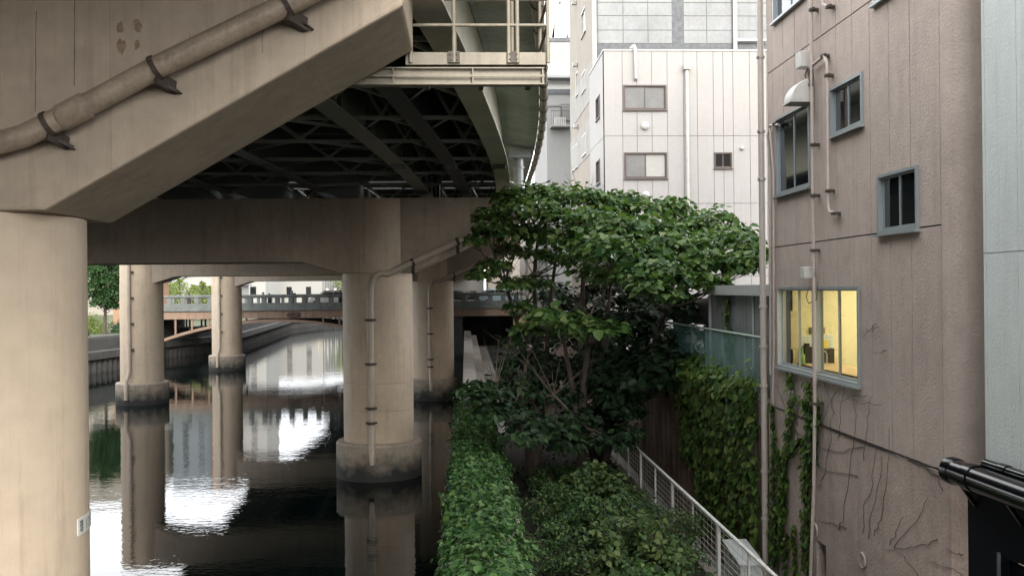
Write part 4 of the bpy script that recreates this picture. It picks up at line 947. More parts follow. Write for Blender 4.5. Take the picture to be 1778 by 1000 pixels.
# ------------------------------------------------------------------ broad-leaved trees on the bank
def tree(name, base, label, stems_, pads, group, lm=L_TREE, size=.27, nleaf=135, cat='tree', shape='heart', flat=.55):
    t = thing(name, base, label, cat, group); m = MB(); ends = []
    for st in stems_:
        P = [Vector(base) + Vector(q) for q in st]; n = len(P)
        m.tube(P, list(np.linspace(.13, .045, n)), 8); ends += P[1:]
    PP = []; NN = []; OO = []
    for (c, r, k) in pads:
        c = Vector(c); src = min(ends, key=lambda e: (e-c).length + (3 if e.z > c.z-.1 else 0))
        lp = limb(src, c - Vector((0,0,r*flat*.3)), .25, 6); m.tube(lp, list(np.linspace(.035, .012, len(lp))), 5)
        for _ in range(4):
            a = lp[random.randint(3, 6)]; b = c + Vector((random.uniform(-r,r), random.uniform(-r,r), random.uniform(-.3,.4)*r)); m.tube(limb(a, b, .1, 3), [.012,.01,.008,.005], 4)
        p, nn, oo = pad(c, r, r*flat, int(nleaf*k)); PP.append(p); NN.append(nn); OO.append(oo)
    for _ in range(int(len(pads)*2.2)):
        e = random.choice(ends); q = e + Vector((random.uniform(-1.3,1.3), random.uniform(-1,1), random.uniform(.4,2.0))); m.tube(limb(e, q, -.3, 4), [.016,.012,.009,.006,.003], 4)
    m.build('trunk', m_bark, t, smooth=60)
    leaves('crown', lm, t, np.concatenate(PP), np.concatenate(NN), size, shape, out=np.concatenate(OO), jit=.45)
    return t
G = 'broad leaved trees crowding the bank behind the white fence'
def pads(l): return [(at(x+random.uniform(-6,6), y+random.uniform(-7,5), Y), r*random.uniform(.7,1.12), k) for x, y, Y, r, k in l]
A = pads([(1010,352,30,.95,1),(1050,362,30,.9,1),(1090,352,31.5,.8,.9),(1130,372,30,.8,.9),(1160,368,31,.75,.8),(1180,377,32,.7,.7),(1030,395,28,.95,1.1),(1070,400,27,.9,1),(1105,405,27,.85,1),(1140,405,27.5,.85,1),
          (1045,440,25.5,.85,1),(1080,445,25,.85,1),(1120,450,25,.8,1),(1160,440,25.5,.8,1),(1195,432,26,.75,1),(1205,395,29.5,.7,.8),(1235,392,30,.7,.8),(1262,408,29,.7,.8),(1240,425,28,.75,.9),(1285,425,27.5,.7,.8),(1225,460,24.3,.7,1),(1262,462,24.2,.65,.9),
          (1150,478,24.2,.75,1),(1190,488,24,.7,1),(1235,497,23.6,.5,.6),(1105,487,24.3,.7,.9),(1130,508,23.6,.5,.5),(1165,512,23.6,.5,.6),(1075,480,26.5,.9,.9),(1290,470,24.5,.45,.5),(1310,440,24.6,.5,.6),(1300,455,24.2,.4,.4),
          (1100,420,30,.9,1),(1150,430,30,.9,1),(1200,450,29,.8,.8),(1040,480,29,.9,.9)])
tree('broad_leaved_tree', at(1035,800,29.5), 'largest broad leaved tree with a wide flat canopy spreading to the taupe building', 
     [[(0,0,-.2),(.05,0,1.2),(.2,-.3,2.6),(.3,-.6,4.2),(.4,-.8,5.6)], [(.1,.1,-.2),(.5,.1,1.5),(1.0,-.6,3.2),(1.7,-1.5,4.6),(2.6,-2.2,5.4)], [(0,.1,-.2),(-.3,.4,1.6),(-.35,.7,3.6),(-.2,1.0,5.6),(0,1.3,7.0)], [(.15,0,-.2),(.8,-.6,1.7),(1.3,-1.8,3.3),(1.6,-3.0,4.6)],
      [(.2,.2,-.2),(.9,.6,2.0),(1.9,.8,4.2),(3.0,.7,6.0)]], A, G, nleaf=230, size=.225, flat=.6)
B = pads([(880,352,31,.75,.9),(850,378,30,.7,.8),(915,345,31,.8,1),(945,338,31.5,.8,1),(975,348,31,.8,1),(905,378,29.5,.85,1),(945,380,29,.85,1),(985,385,29,.85,1),(870,405,29.5,.7,.8),(842,402,29,.45,.5),(905,412,30,.8,.9),(940,418,30.5,.8,.9),(975,420,29,.8,.9),(1005,425,28.5,.8,.9),
          (890,438,31,.6,.6),(930,450,32,.7,.6),(830,415,29,.35,.35),(965,455,32,.7,.6),(1000,458,31,.8,.7),(835,477,30,.45,.5),(860,470,30,.5,.6),(878,492,30.5,.4,.4),(905,490,31,.5,.5),(930,500,31.5,.6,.5),(915,540,31,.5,.4),(965,570,30,.6,.5)])
tree('broad_leaved_tree', at(935,745,34), 'slender multi stemmed tree whose crown touches the middle pier arm', 
     [[(0,0,-.2),(-.05,-.3,1.5),(-.1,-.8,3.2),(-.2,-1.5,5.2),(-.1,-2.2,6.6)], [(.1,0,-.2),(.25,-.3,1.8),(.3,-1.0,3.8),(.5,-2.0,6.0)], [(-.05,0,-.2),(-.4,-.6,2.0),(-.8,-1.6,3.8),(-1.2,-2.6,5.0)]], B, G, nleaf=270, size=.195, flat=.66)
Cc = pads([(1060,510,31,.9,.9),(1110,525,30,.9,1),(1150,545,29,.9,1),(1080,560,30,.9,.9),(1130,590,28,.9,.9),(1160,620,27,.8,.9),(1100,630,27,.8,.8),(1060,655,26.5,.8,.9),(1120,665,25.5,.75,.9),(1165,660,25,.7,.8),(1195,640,24.5,.5,.6),(1075,695,26,.7,.7),(1030,640,30,.9,.7),(1190,590,27,.6,.6),(1210,545,26,.6,.6),(1020,530,33,.9,.7),
           (1000,600,33,.8,.6),(960,520,34,.8,.6),(1045,600,32,.9,.8),(1090,720,25.5,.5,.5),(1030,740,27,.6,.5),(900,600,33,.7,.7),(930,632,33,.8,.8),(962,645,32,.8,.8),(988,662,31,.8,.8),(1012,692,29,.7,.8),(940,692,31,.8,.8),(905,702,31,.7,.7),(1050,680,28,.7,.8),(1020,565,31,.8,.7),(990,545,33,.7,.6),(1062,622,29,.8,.8),(1002,722,28,.7,.7),(962,768,28,.6,.6),(1048,768,28,.6,.6),(1100,560,27.5,.7,.8),(1140,640,26,.7,.7)])
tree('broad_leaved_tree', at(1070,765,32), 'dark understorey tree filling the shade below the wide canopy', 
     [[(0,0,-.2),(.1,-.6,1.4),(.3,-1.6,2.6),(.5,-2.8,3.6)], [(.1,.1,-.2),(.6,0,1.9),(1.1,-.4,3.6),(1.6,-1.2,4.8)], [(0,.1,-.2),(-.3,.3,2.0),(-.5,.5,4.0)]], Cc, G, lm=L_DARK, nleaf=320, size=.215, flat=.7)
D = pads([(960,560,26,.55,1),(1000,562,25,.6,1.2),(1040,572,24.5,.5,1.1),(925,575,27,.5,.8),(1065,575,24.5,.3,.5),(985,585,27,.5,.6)])
tree('broad_leaved_tree', at(1010,800,27), 'young thin tree with one bright flat tier of leaves under the canopy', 
     [[(0,0,-.2),(.0,-.3,1.6),(.1,-.8,3.2),(.1,-1.3,4.0)], [(0,0,-.2),(-.2,-.1,1.8),(-.5,-.4,3.3)]], D, G)
E = pads([(835,672,22,.38,.7),(815,690,21.5,.35,.6),(855,690,22,.4,.7),(850,715,22,.45,.7),(880,720,23,.5,.7),(900,670,26,.6,.7),(930,690,26,.6,.7),(895,640,28,.6,.6),(940,650,29,.7,.6),(970,700,26,.6,.7),(925,735,24,.6,.8),(960,750,24,.6,.8),(1000,730,25,.6,.7),(985,775,24,.5,.7),(1040,775,24.5,.5,.6),(905,770,23,.5,.7),(1075,780,24,.5,.5),(1090,755,24.5,.4,.4)])
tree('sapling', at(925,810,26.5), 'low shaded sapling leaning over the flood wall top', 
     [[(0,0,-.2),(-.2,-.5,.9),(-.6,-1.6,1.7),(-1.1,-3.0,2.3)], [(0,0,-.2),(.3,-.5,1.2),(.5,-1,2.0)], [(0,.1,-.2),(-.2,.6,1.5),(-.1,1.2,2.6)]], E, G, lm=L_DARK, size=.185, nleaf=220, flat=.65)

# ------------------------------------------------------------------ ivy, shrubs, ground cover
def surf_rand(n): return rng.uniform(0, 1, n)
n = 26000
Y = 10.5 + (33.5-10.5)*rng.uniform(0, 1, n)**1.25; s = rng.uniform(0, 1, n)
# profile across the wall: river face, top, land side
X = np.empty(n); Z = np.empty(n); NX = np.empty(n); NZ = np.empty(n)
wob = .06*np.sin(Y*1.7)+.05*np.sin(Y*4.1+1) 
k = s < .2; X[k] = -.30-.05*rng.uniform(0,1,k.sum())+wob[k]; Z[k] = 2.75-rng.uniform(0,1,k.sum())**1.4*1.5; NX[k] = -1; NZ[k] = .5
k = (s >= .2) & (s < .72); u = rng.uniform(0,1,k.sum()); X[k] = -.30+u*.98; Z[k] = 2.80+.10*np.sin(u*math.pi)+.05*np.sin(Y[k]*3+u*5)+wob[k]*.5-.10*(u>.75)*(u-.75)*4; NX[k] = (u-.5)*.9; NZ[k] = 1
k = s >= .72; u = rng.uniform(0,1,k.sum()); X[k] = .62+.24*np.minimum(1,u*1.6)+.05*rng.normal(0,1,k.sum())+wob[k]; Z[k] = 2.68-.3*np.minimum(1,u*1.6)-np.maximum(0,u-.6)*2.6; NX[k] = .7; NZ[k] = .9
st_ = rng.uniform(0,1,n) < .02; Z[st_] += rng.uniform(.04,.22,st_.sum()); X[st_] += rng.normal(0,.05,st_.sum())
keep = (Y < 27+4*np.sin(X*4)) | (rng.uniform(0,1,n) < .45)
iv = thing('ivy', (.2, 20, 2.7), 'thick bright green ivy covering the near end of the flood wall', 'ivy')
ob = leaves('foliage', L_IVY, iv, np.stack([X,Y,Z+rng.uniform(-.03,.05,n)],1)[keep], np.stack([NX,0*X,NZ],1)[keep], .105, 'heart', out=np.stack([NX*.6,-.5+0*X,-.4+0*X],1)[keep], jit=.42)
m = MB()
for _ in range(60):
    y = random.uniform(10.5, 30); x = random.uniform(-.28,.55); m.tube([(x,y,2.74),(x+random.uniform(-.2,.2),y+.5,2.76),(x+random.uniform(-.3,.3),y+1,2.74)], .012, 4)
m.build('stem', m_bark, iv)

P = []; Nn = []                                      # creeper curtain on the retaining wall
for _ in range(7000):
    y = YF+.2 + 6.6*random.random()**1.05; top = 4.45 + .35*math.sin(y*2.1); z = top - random.random()**1.1*(3.6 if y < 23.3 else 2.6)
    dens = .5+.5*math.sin(y*6.5+.4*math.sin(z*2)); 
    if z < 3.6 and random.random() > .12+.7*dens: continue
    P.append((XRW-.08-.25*random.random()*max(0,(z-2.4)/2), y, z)); Nn.append((-1,-.2,.6))
for _ in range(900):
    y = random.uniform(YF+.2, 24.5); P.append((XRW-.15+random.gauss(0,.12), y, 4.35+abs(random.gauss(0,.2))+.12*math.sin(y*3))); Nn.append((-.7,-.2,.9))
cu = thing('wall_creeper', (XRW-.1, 22, .4), 'dense curtain of yellow green creeper hanging over the retaining wall', 'creeper')
leaves('foliage', L_VINE, cu, P, Nn, .14, 'heart', out=[(-.2,0,-1)]*len(P), jit=.4)
m = MB()
for k in range(26):
    y = YF+.25+k*.24; m.tube([(XRW-.03,y,4.3),(XRW-.04,y+random.uniform(-.1,.1),2.8),(XRW-.03,y+random.uniform(-.1,.1),random.uniform(.6,1.6))], .012, 4)
m.build('stem', m_bark, cu)

def shrub(c, r, h, label, lm=None, size=None):
    t = thing('shrub', (c[0], c[1], 1.1), label, 'shrub', 'shrubs between the flood wall and the white fence'); m = MB(); PP = []; NN = []; OO = []
    lm = lm or random.choice([L_SHRUB, L_SHRUB, L_SHRUB2]); size = size or random.uniform(.08, .125); kind = random.choice(['oval', 'oval', 'heart'])
    for k in range(int(46*r*(h+.4))):
        a = random.uniform(0, 6.283); u = random.random()**.5; q = Vector((math.cos(a), math.sin(a), 0)); L_ = h*random.uniform(.65, 1.18)*(1-.35*u*u)
        p0 = Vector((c[0], c[1], 1.05)) + q*.12*u; p1 = Vector((c[0], c[1], 1.1+L_*.75)) + q*(r*u*.6); p2 = Vector((c[0], c[1], 1.1+L_)) + q*(r*u*1.0); p3 = p2 + q*r*random.uniform(.05,.3) + Vector((0,0,-L_*random.uniform(0,.22)))
        if k % 3 == 0: m.tube([p0, p1, p2, p3], [.011,.009,.006,.003], 4)
        nl = int(26*(.6+L_)); d1 = (p2-p1); d2 = (p3-p2)
        for i in range(nl):
            w_ = (i+random.random())/nl
            b = p0.lerp(p1, .45+.55*w_*2.2) if w_ < .45 and w_*2.2 < 1 and random.random() < .6 else (p1 + d1*min(1, w_*1.3) if w_ < .75 else p2 + d2*((w_-.75)*4))
            o_ = Vector((random.gauss(0,1), random.gauss(0,1), random.gauss(0,.5))).normalized(); b = b + o_*.07
            PP.append(tuple(b)); NN.append((o_.x*.4, o_.y*.4-.1, .9)); OO.append((o_.x, o_.y, -.15))
    leaves('foliage', lm, t, PP, NN, size, kind, out=OO, jit=.4)
    m.build('stem', m_bark, t); return t
SH_ = [((1.55,13.2),.75,0.95,'low shrub hard against the ivy wall at the bottom edge'), ((2.5,14.0),.85,1.35,'mid green shrub at the bottom edge between wall and fence'), ((3.2,14.6),.8,.95,'rounded shrub touching the white fence at the bottom edge'),
       ((1.6,15.6),.75,0.8,'loose shrub beside the path next to the ivy'), ((2.75,16.4),.9,1.5,'leafy shrub in the middle of the near thicket'), ((3.35,17.3),.75,1.1,'taller shrub pushing through the white fence mesh'),
       ((1.7,18.2),.7,1.0,'dark shrub behind the loose one by the path'), ((2.7,19.2),.85,1.35,'full shrub in the second row of the thicket'), ((3.35,20.2),.8,1.15,'bushy shrub leaning on the white fence further back'),
       ((1.95,21.2),.75,1.1,'shrub under the leaning sapling'), ((2.9,22.3),.8,1.3,'shaded shrub in front of the thin tree'), ((3.6,23.2),.6,.9,'small shrub by the fence in front of the tree trunks'), ((4.2,19.2),.35,1.2,'narrow pale shrub growing over the white top rail'),
       ((2.3,25.2),.7,0.95,'dim shrub deep under the canopy'), ((2.6,44),.8,1.1,'sunlit shrub beside the far path'), ((3.4,50),.8,1.0,'shrub against the start of the baluster fence'), ((2.4,58),.7,0.9,'small far shrub on the bank near the bridge')]
for c, r, h, lb in SH_: shrub(c, r, h, lb)
n = 12000; X = rng.uniform(1.0, 4.5, n); Y = 11+ 82*rng.uniform(0,1,n)**1.7; lim = np.where(Y > 30, 2.0, 1.15); k = X > lim; X = X[k]; Y = Y[k]
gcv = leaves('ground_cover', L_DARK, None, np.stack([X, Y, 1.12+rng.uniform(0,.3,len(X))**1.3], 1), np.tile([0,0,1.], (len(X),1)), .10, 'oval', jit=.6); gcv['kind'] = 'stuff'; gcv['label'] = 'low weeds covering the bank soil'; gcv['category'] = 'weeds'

# ------------------------------------------------------------------ park side
def park_tree(loc, h, r, label, lm=L_PARK, group='park trees on the far bank', n=3200, size=.22, name='park_tree', tr=.16, crown0=.22):
    t = thing(name, loc, label, 'tree', group); m = MB(); b = Vector(loc)
    m.tube([b-Vector((0,0,.2)), b+Vector((.05,0,h*.3)), b+Vector((0,.05,h*.6)), b+Vector((0,0,h*.85))], [tr, tr*.8, tr*.5, tr*.2], 8)
    cl = []
    for i in range(26):
        u = (i+.5)/26; z = h*(crown0+.08+u*(.92-crown0)); rr = r*(.55+.45*math.sin(math.pi*min(1,u*1.05)**.8))*(1 if u < .8 else (1-u)/.2*.8+.2); a = i*2.4; q = rr*.62
        c = b + Vector((q*math.cos(a), q*math.sin(a), z)); cl.append((c, rr*.55)); m.tube([b+Vector((0,0,z*.72)), c], [.04,.015], 5)
    m.build('trunk', m_bark, t, smooth=60)
    PP = []; NN = []
    for c, rr in cl:
        p, nn, oo = pad(c, rr, rr*.8, n//26); PP.append(p); NN.append(nn)
    leaves('crown', lm, t, np.concatenate(PP), np.concatenate(NN), size, 'oval', jit=.7); return t
park_tree((at(182,560,90).x, 90, 2.85), 7.6, 2.1, 'dense green park tree with bare trunk left of the sunlit column', n=11000, size=.26)
park_tree((-39.5, 93, 2.85), 7.0, 2.4, 'park tree mostly hidden behind the nearest column', n=6000, size=.28)
for i, (px, Y, h, r, lb) in enumerate([(312,132,5.4,1.6,'yellow green tree left of the gabled house window'),(336,134,4.6,1.2,'low yellow green tree below the gabled house window'),(352,131,5.0,1.3,'yellow green tree right of the gabled house window'),(366,133,4.4,1.2,'small yellow green tree beside the slim far column'),(300,138,4.9,1.3,'pale tree at the left end of the bridge parapet')]):
    park_tree((at(px,500,Y).x, Y, 2.85), h, r, lb, L_YEL, 'yellow green trees behind the bridge', 1500, .26, 'garden_tree', .1, .05)
park_tree((at(592,500,190).x, 209, 2.85), 8.5, 4.0, 'round green tree by the globe lamps beyond the bridge', L_YEL, 'yellow green trees behind the bridge', 1800, .5, 'garden_tree', .2, .05)
def hedge(x, y, rx, ry, h, label, lm, n):
    t = thing('hedge', (x, y, 2.85), label, 'hedge', 'hedges along the park bank'); d = rng.normal(0,1,(n,3)); d /= np.linalg.norm(d,axis=1)[:,None]; d[:,2] = abs(d[:,2]); lump = 1+.2*np.sin(5*d[:,0]*3+x)
    P = np.array([x,y,2.85])+d*(rng.uniform(.5,1.05,n)*lump)[:,None]*np.array([rx,ry,h]); leaves('foliage', lm, t, P, d+np.array([0,0,.4]), .2, 'oval', jit=.6); m = MB()
    for _ in range(8): m.tube([(x,y,2.8),(x+random.uniform(-.6,.6)*rx,y+random.uniform(-.6,.6)*ry,2.85+h*.8)],[.03,.01],4)
    m.build('stem', m_bark, t)
hedge(-34.6, 92.5, 2.2, 2.2, 1.9, 'bright loose hedge under the dense park tree', L_YEL, 2200); hedge(-33.0, 86, 1.0, 1.4, .9, 'low dark clipped shrub by the canal wall', L_PARK, 1100); hedge(-38.5, 90, 2.4, 2.2, 1.7, 'hedge at the left behind the nearest column', L_PARK, 1600); hedge(-31.6, 93.5, 1.3, 1.3, 1.1, 'small mixed shrub beside the sunlit column', L_PARK, 1000)

# ------------------------------------------------------------------ buildings far off
def far_building(name, x0, x1, y0, y1, z0, z1, mt, label, rows=(), win=(1.4,1.3), colgap=2.6, faces='-y', group=None, mw=m_dglass, roof='flat', frame_m=m_bronze, cat='building', side=None, margin=.9):
    t = thing(name, ((x0+x1)/2, y0, z0), label, cat, group)
    MB().box(x0, x1, y0, y1, z0, z1).build('wall', mt, t)
    if roof == 'flat': m = MB().box(x0-.1, x1+.1, y0-.1, y1+.1, z1+.003, z1+.35); m.build('roof', m_greyd if roof else mt, t)
    else:
        xm = (x0+x1)/2; m = MB().prism([(x0-.4, z1-.1),(xm, z1+roof),(x1+.4, z1-.1),(x1+.4, z1+.15),(xm, z1+roof+.25),(x0-.4, z1+.15)], 'y', y0-.4, y1+.4); m.build('roof', m_grey, t)
        MB().prism([(x0,z1+.002),(x1,z1+.002),(xm,z1+roof-.05)], 'y', y0+.0, y1).build('gable', mt, t)
    for fc in ([('-y', x0, x1)] + ([(side, y0, y1)] if side else [])):
        fr = frame(0, y0, '-y') if fc[0] == '-y' else frame(x0 if fc[0] == '-x' else x1, 0, fc[0])
        ncol = max(1, int((fc[2]-fc[1]-2*margin)/colgap)+0); 
        for z in rows:
            for c in range(ncol):
                u = fc[1]+margin+(c+.5)*(fc[2]-fc[1]-2*margin)/ncol
                m = MB().lbox(fr, u-win[0]/2-.06, u+win[0]/2+.06, z-.06, z+win[1]+.06, .002, .05); o = m.build('window', frame_m, t)
                MB().lbox(fr, u-win[0]/2, u+win[0]/2, z, z+win[1], .052, .058).build('pane', mw, o)
    return t
m_wh2 = mat('white_far_render', (.30,.295,.28), .8, .05, .3, .15); m_cr2 = mat('cream_far_render', (.25,.225,.19), .8, .06, .3, .2); m_pk = mat('dull_red_brick', (.2,.10,.08), .85, .15, .8); m_bl = mat('blue_grey_cladding', (.15,.18,.20), .7, .1, .5); m_or = mat('orange_brown_brick', (.28,.17,.10), .85, .15, .8)
far_building('warehouse', at(444,500,212).x, at(560,500,212).x, 212, 226, 2.85, 12.8, m_wh2, 'white warehouse with small dark windows seen over the bridge', rows=(5.9,9.2), win=(1.0,1.5), colgap=3.2, group=None)
far_building('unseen_light_blocker', -66, -34, -70, -32, 2.85, 27, m_bl, 'unseen blue grey block added behind the viewer to cut light', rows=(6,), colgap=4, side='+x')  # three unseen blocks added to darken the near pier and beams
far_building('unseen_light_blocker', -66, -35, -30, 6, 2.85, 24, m_pk, 'unseen dull red block added beside the nearest pier to cut light', rows=(6,), colgap=4, side='+x')
far_building('unseen_light_blocker', -66, -37, 8, 40, 2.85, 20, m_bl, 'unseen lower blue grey block added by the middle pier to cut light', rows=(6,), colgap=4, side='+x')
sl = thing('striped_annex', (at(572,500,213).x, 213, 2.85), 'white annex with dark vertical louvre stripes beside the warehouse', 'building')
xs0, xs1 = at(560,500,213).x+.2, at(592,500,213).x
MB().box(xs0, xs1, 213, 224, 2.85, 12.6).build('wall', m_wh2, sl)
for k in range(9): x = xs0+.3+k*(xs1-xs0-.5)/9; MB().box(x, x+.22, 212.93, 212.998, 3.5, 12.0).build('louvre', m_greyd, sl)
far_building('gabled_house', at(296,500,152).x, at(402,500,152).x, 152, 164, 2.85, 7.6, m_wh2, 'white gabled house with one small window behind yellow green trees', rows=(6.4,), win=(1.3,1.1), colgap=9, roof=2.3)
far_building('park_house', at(196,500,118).x, at(258,500,118).x, 118, 126, 2.85, 8.3, m_or, 'orange brick house with grey roof behind the park tree', rows=(4.4,), win=(1.2,1.2), colgap=3, roof=3.4)
far_building('apartment_block', -76, -55, 170, 190, 2.85, 29, m_cr2, 'cream apartment block behind the park tree', rows=(5,8.2,11.4,14.6,17.8), colgap=3.2)
far_building('apartment_block', -54, -46.5, 186, 200, 2.85, 30, m_bl, 'blue grey tower with narrow windows behind the gabled house', rows=(6,9,12,15,18,21,24), win=(1.0,1.5), colgap=2.2)
far_building('apartment_block', -46, -41.6, 182, 196, 2.85, 29.5, m_pk, 'narrow dull red block between two pale towers', rows=(6,9,12,15,18,21), win=(.9,1.4), colgap=2.2)
far_building('apartment_block', -41, -36.5, 184, 196, 2.85, 29, m_wh2, 'pale narrow tower right of the dull red block', rows=(6,9,12,15,18,21), win=(1.0,1.4), colgap=2.2)
far_building('low_shop', at(598,500,214).x, at(690,500,214).x, 214, 226, 2.85, 12.4, m_cr2, 'low cream shop building hidden mostly by the middle pier', rows=(4.2,), colgap=3)
far_building('riverside_house', -10, 2.5, 209, 222, 2.85, 14, m_wh2, 'white riverside house far beyond the bridge', rows=(5,8,11), colgap=3)
B3 = far_building('street_building', 6.1, 14, 73, 86, 4.3, 20.8, m_wh2, 'white street building with small balcony between viaduct and grey tower', rows=(), win=(1.2,1.4))
q0 = at(955,222,73); 
far_building('street_building', 7.35, 15, 88, 104, 4.3, 28.4, m_wh2, 'tall white stepped building behind the balcony house', rows=(), side=None)
m = MB(); zb_ = at(970,221,72.9).z; x0, x1 = at(957,221,72).x, at(992,221,72).x
m.box(x0, x1, 71.9, 72.998, zb_-.12, zb_); bal = m.build('balcony', m_wh2, B3)
m = MB(); m.box(x0, x1, 71.9, 71.94, zb_+1.0, zb_+1.05)
for x in np.arange(x0, x1, .16): m.box(x, x+.025, 71.91, 71.93, zb_+.002, zb_+.999)
m.build('railing', m_bronze, bal)
MB().box(x0+.3, x0+1.1, 72.2, 72.6, zb_+.002, zb_+.6).build('air_conditioner', m_white, bal, bevel=.03)
a, b = at(975,197,72.95), at(992,181,72.95); o = MB().box(a.x-.05, b.x, 72.93, 72.998, a.z-.6, b.z).build('window', m_bronze, B3); MB().box(a.x+.03, b.x-.08, 72.91, 72.929, a.z-.5, b.z-.08).build('pane', m_gglass, o)
MB().box(6.1, 14, 72.9, 72.998, 19.9, 20.0).build('ledge', m_grey, B3); m = MB().box(7.2, 13, 87.0, 87.998, 25.0, 25.2); m.build('ledge', m_grey, bpy.data.objects['street_building.001'])
pst = thing('rooftop_frame', (8.2, 89, 28.76), 'white steel lattice frame standing on the roof edge beside the viaduct', 'frame')
for nm, pts in [('post',[(959,66),(972,2)]),('post',[(985,66),(972,2)]),('post',[(960,60),(962,0)]),('post',[(986,60),(986,-10)])]:
    a = at(*pts[0], 89); b = at(*pts[1], 89); a.z = 28.76; MB().bar(a, b, .22, .22).build(nm, m_white, pst)
MB().bar(at(955,2,89), at(990,2,89), .25, .25).build('beam', m_white, pst)
far_building('street_building', 7.0, 16, 112, 128, 4.3, 17, m_cr2, 'cream corner building at the far end of the arch bridge', rows=(6,9,12), colgap=2.6, frame_m=m_white, mw=m_gglass)
far_building('street_building', 3.2, 8.5, 140, 155, 4.3, 15, m_tan, 'tan building closing the street beyond the bridge', rows=(6,9,12), colgap=1.8, mw=m_dglass)
far_building('street_building', -3, 2.8, 150, 165, 2.85, 13, m_wh2, 'pale building far behind the viaduct piers', rows=(5,8,11), colgap=2)
yk = thing('yellow_shed', (5.9, 93, 1.1), 'small pale yellow metal hut at the end of the arch bridge', 'hut')
a, b = at(893,575,92.5), at(932,546,92.5); m = MB().box(a.x, b.x, 92.6, 94.4, a.z, b.z); m.build('wall', mat('pale_yellow_paint', (.58,.46,.20), .6, .1, 2, .3), yk); MB().box(a.x-.1, b.x+.1, 92.5, 94.5, b.z+.003, b.z+.12).build('roof', m_greyd, yk)
m = MB()
for x in (a.x+.1, b.x-.2):
    for y in (92.8, 94.1): m.box(x, x+.1, y, y+.1, 1.1, a.z-.003)
m.build('leg', m_greyd, yk)
def pole(px, Y, z0, z1, r, label, name='utility_pole', mt=m_conc, cat='pole'):
    x = at(px, 500, Y).x; t = thing(name, (x, Y, z0), label, cat); MB().lathe((x, Y, z0), [(r,0),(r*.7,z1-z0)], 12).build('shaft', mt, t, smooth=40)
    MB().bar((x-.7, Y, z1-.6), (x+.7, Y, z1-.6), .1, .1).build('crossarm', m_greyd, t); MB().lathe((x+.45, Y-.15, z1-1.6), [(.16,0),(.16,.7)], 12).build('transformer', m_greyd, t); return t
pole(955, 52, 1.1, 7.4, .2, 'pale concrete utility pole rising between the bank trees', mt=mat('pale_pole_concrete', (.42,.41,.38), .85, .12, 2, .3)); pole(915, 88, 4.3, 12, .16, 'distant utility pole at the bridge end')
# globe lamps on a white rail beyond the bridge
for px, lb in ((568,'white globe lamp left of its twin beyond the bridge'), (582,'white globe lamp nearest the middle pier beyond the bridge')):
    q = at(px, 503, 207.5); t = thing('globe_lamp', (q.x, q.y, 2.85), lb, 'lamp', 'globe lamps by the far rail'); MB().tube([(q.x,q.y,2.85),(q.x,q.y,q.z-.3)], .07, 8).build('post', m_white, t); MB().lathe((q.x,q.y,q.z), [(.12,-.3),(.26,-.2),(.32,0),(.26,.2),(.1,.3)], 12).build('globe', m_white, t, smooth=60)
rl = thing('white_railing', (-20, 207, 2.85), 'white railing below the globe lamps beyond the bridge', 'railing'); x0, x1 = at(552,508,207.2).x, at(640,508,207.2).x
for z in (5.0, 5.6): MB().tube([(x0,207.2,z),(x1,207.2,z)], .06, 6).build('rail', m_white, rl)
for k in range(9): x = x0+(x1-x0)*k/8; MB().tube([(x,207.2,2.8),(x,207.2,5.65)], .06, 6).build('post', m_white, rl)
# coloured boards that the water mirrors
for px, c, nm, lb, z0, z1, w_ in ((497,(.62,.48,.10),'yellow','yellow board on the far canal edge',2.95,4.0,1.5),(517,(.03,.22,.42),'blue','blue board on the far canal edge',2.95,3.9,1.8),(552,(.58,.47,.12),'mustard','mustard board on the far canal edge nearest the globe lamps',2.95,4.1,1.0)):
    q = at(px, 520, 206.3); t = thing('notice_board', (q.x, 206.3+.4, 2.85), lb, 'board', None)
    MB().box(q.x-w_/2, q.x+w_/2, 206.6, 206.68, z0, z1).build('panel', mat(nm+'_board', c, .6, .1), t)
    for s in (-.35,.35): MB().box(q.x+s*w_-.05, q.x+s*w_+.05, 206.69, 206.75, 2.8, z1-.1).build('post', m_greyd, t)

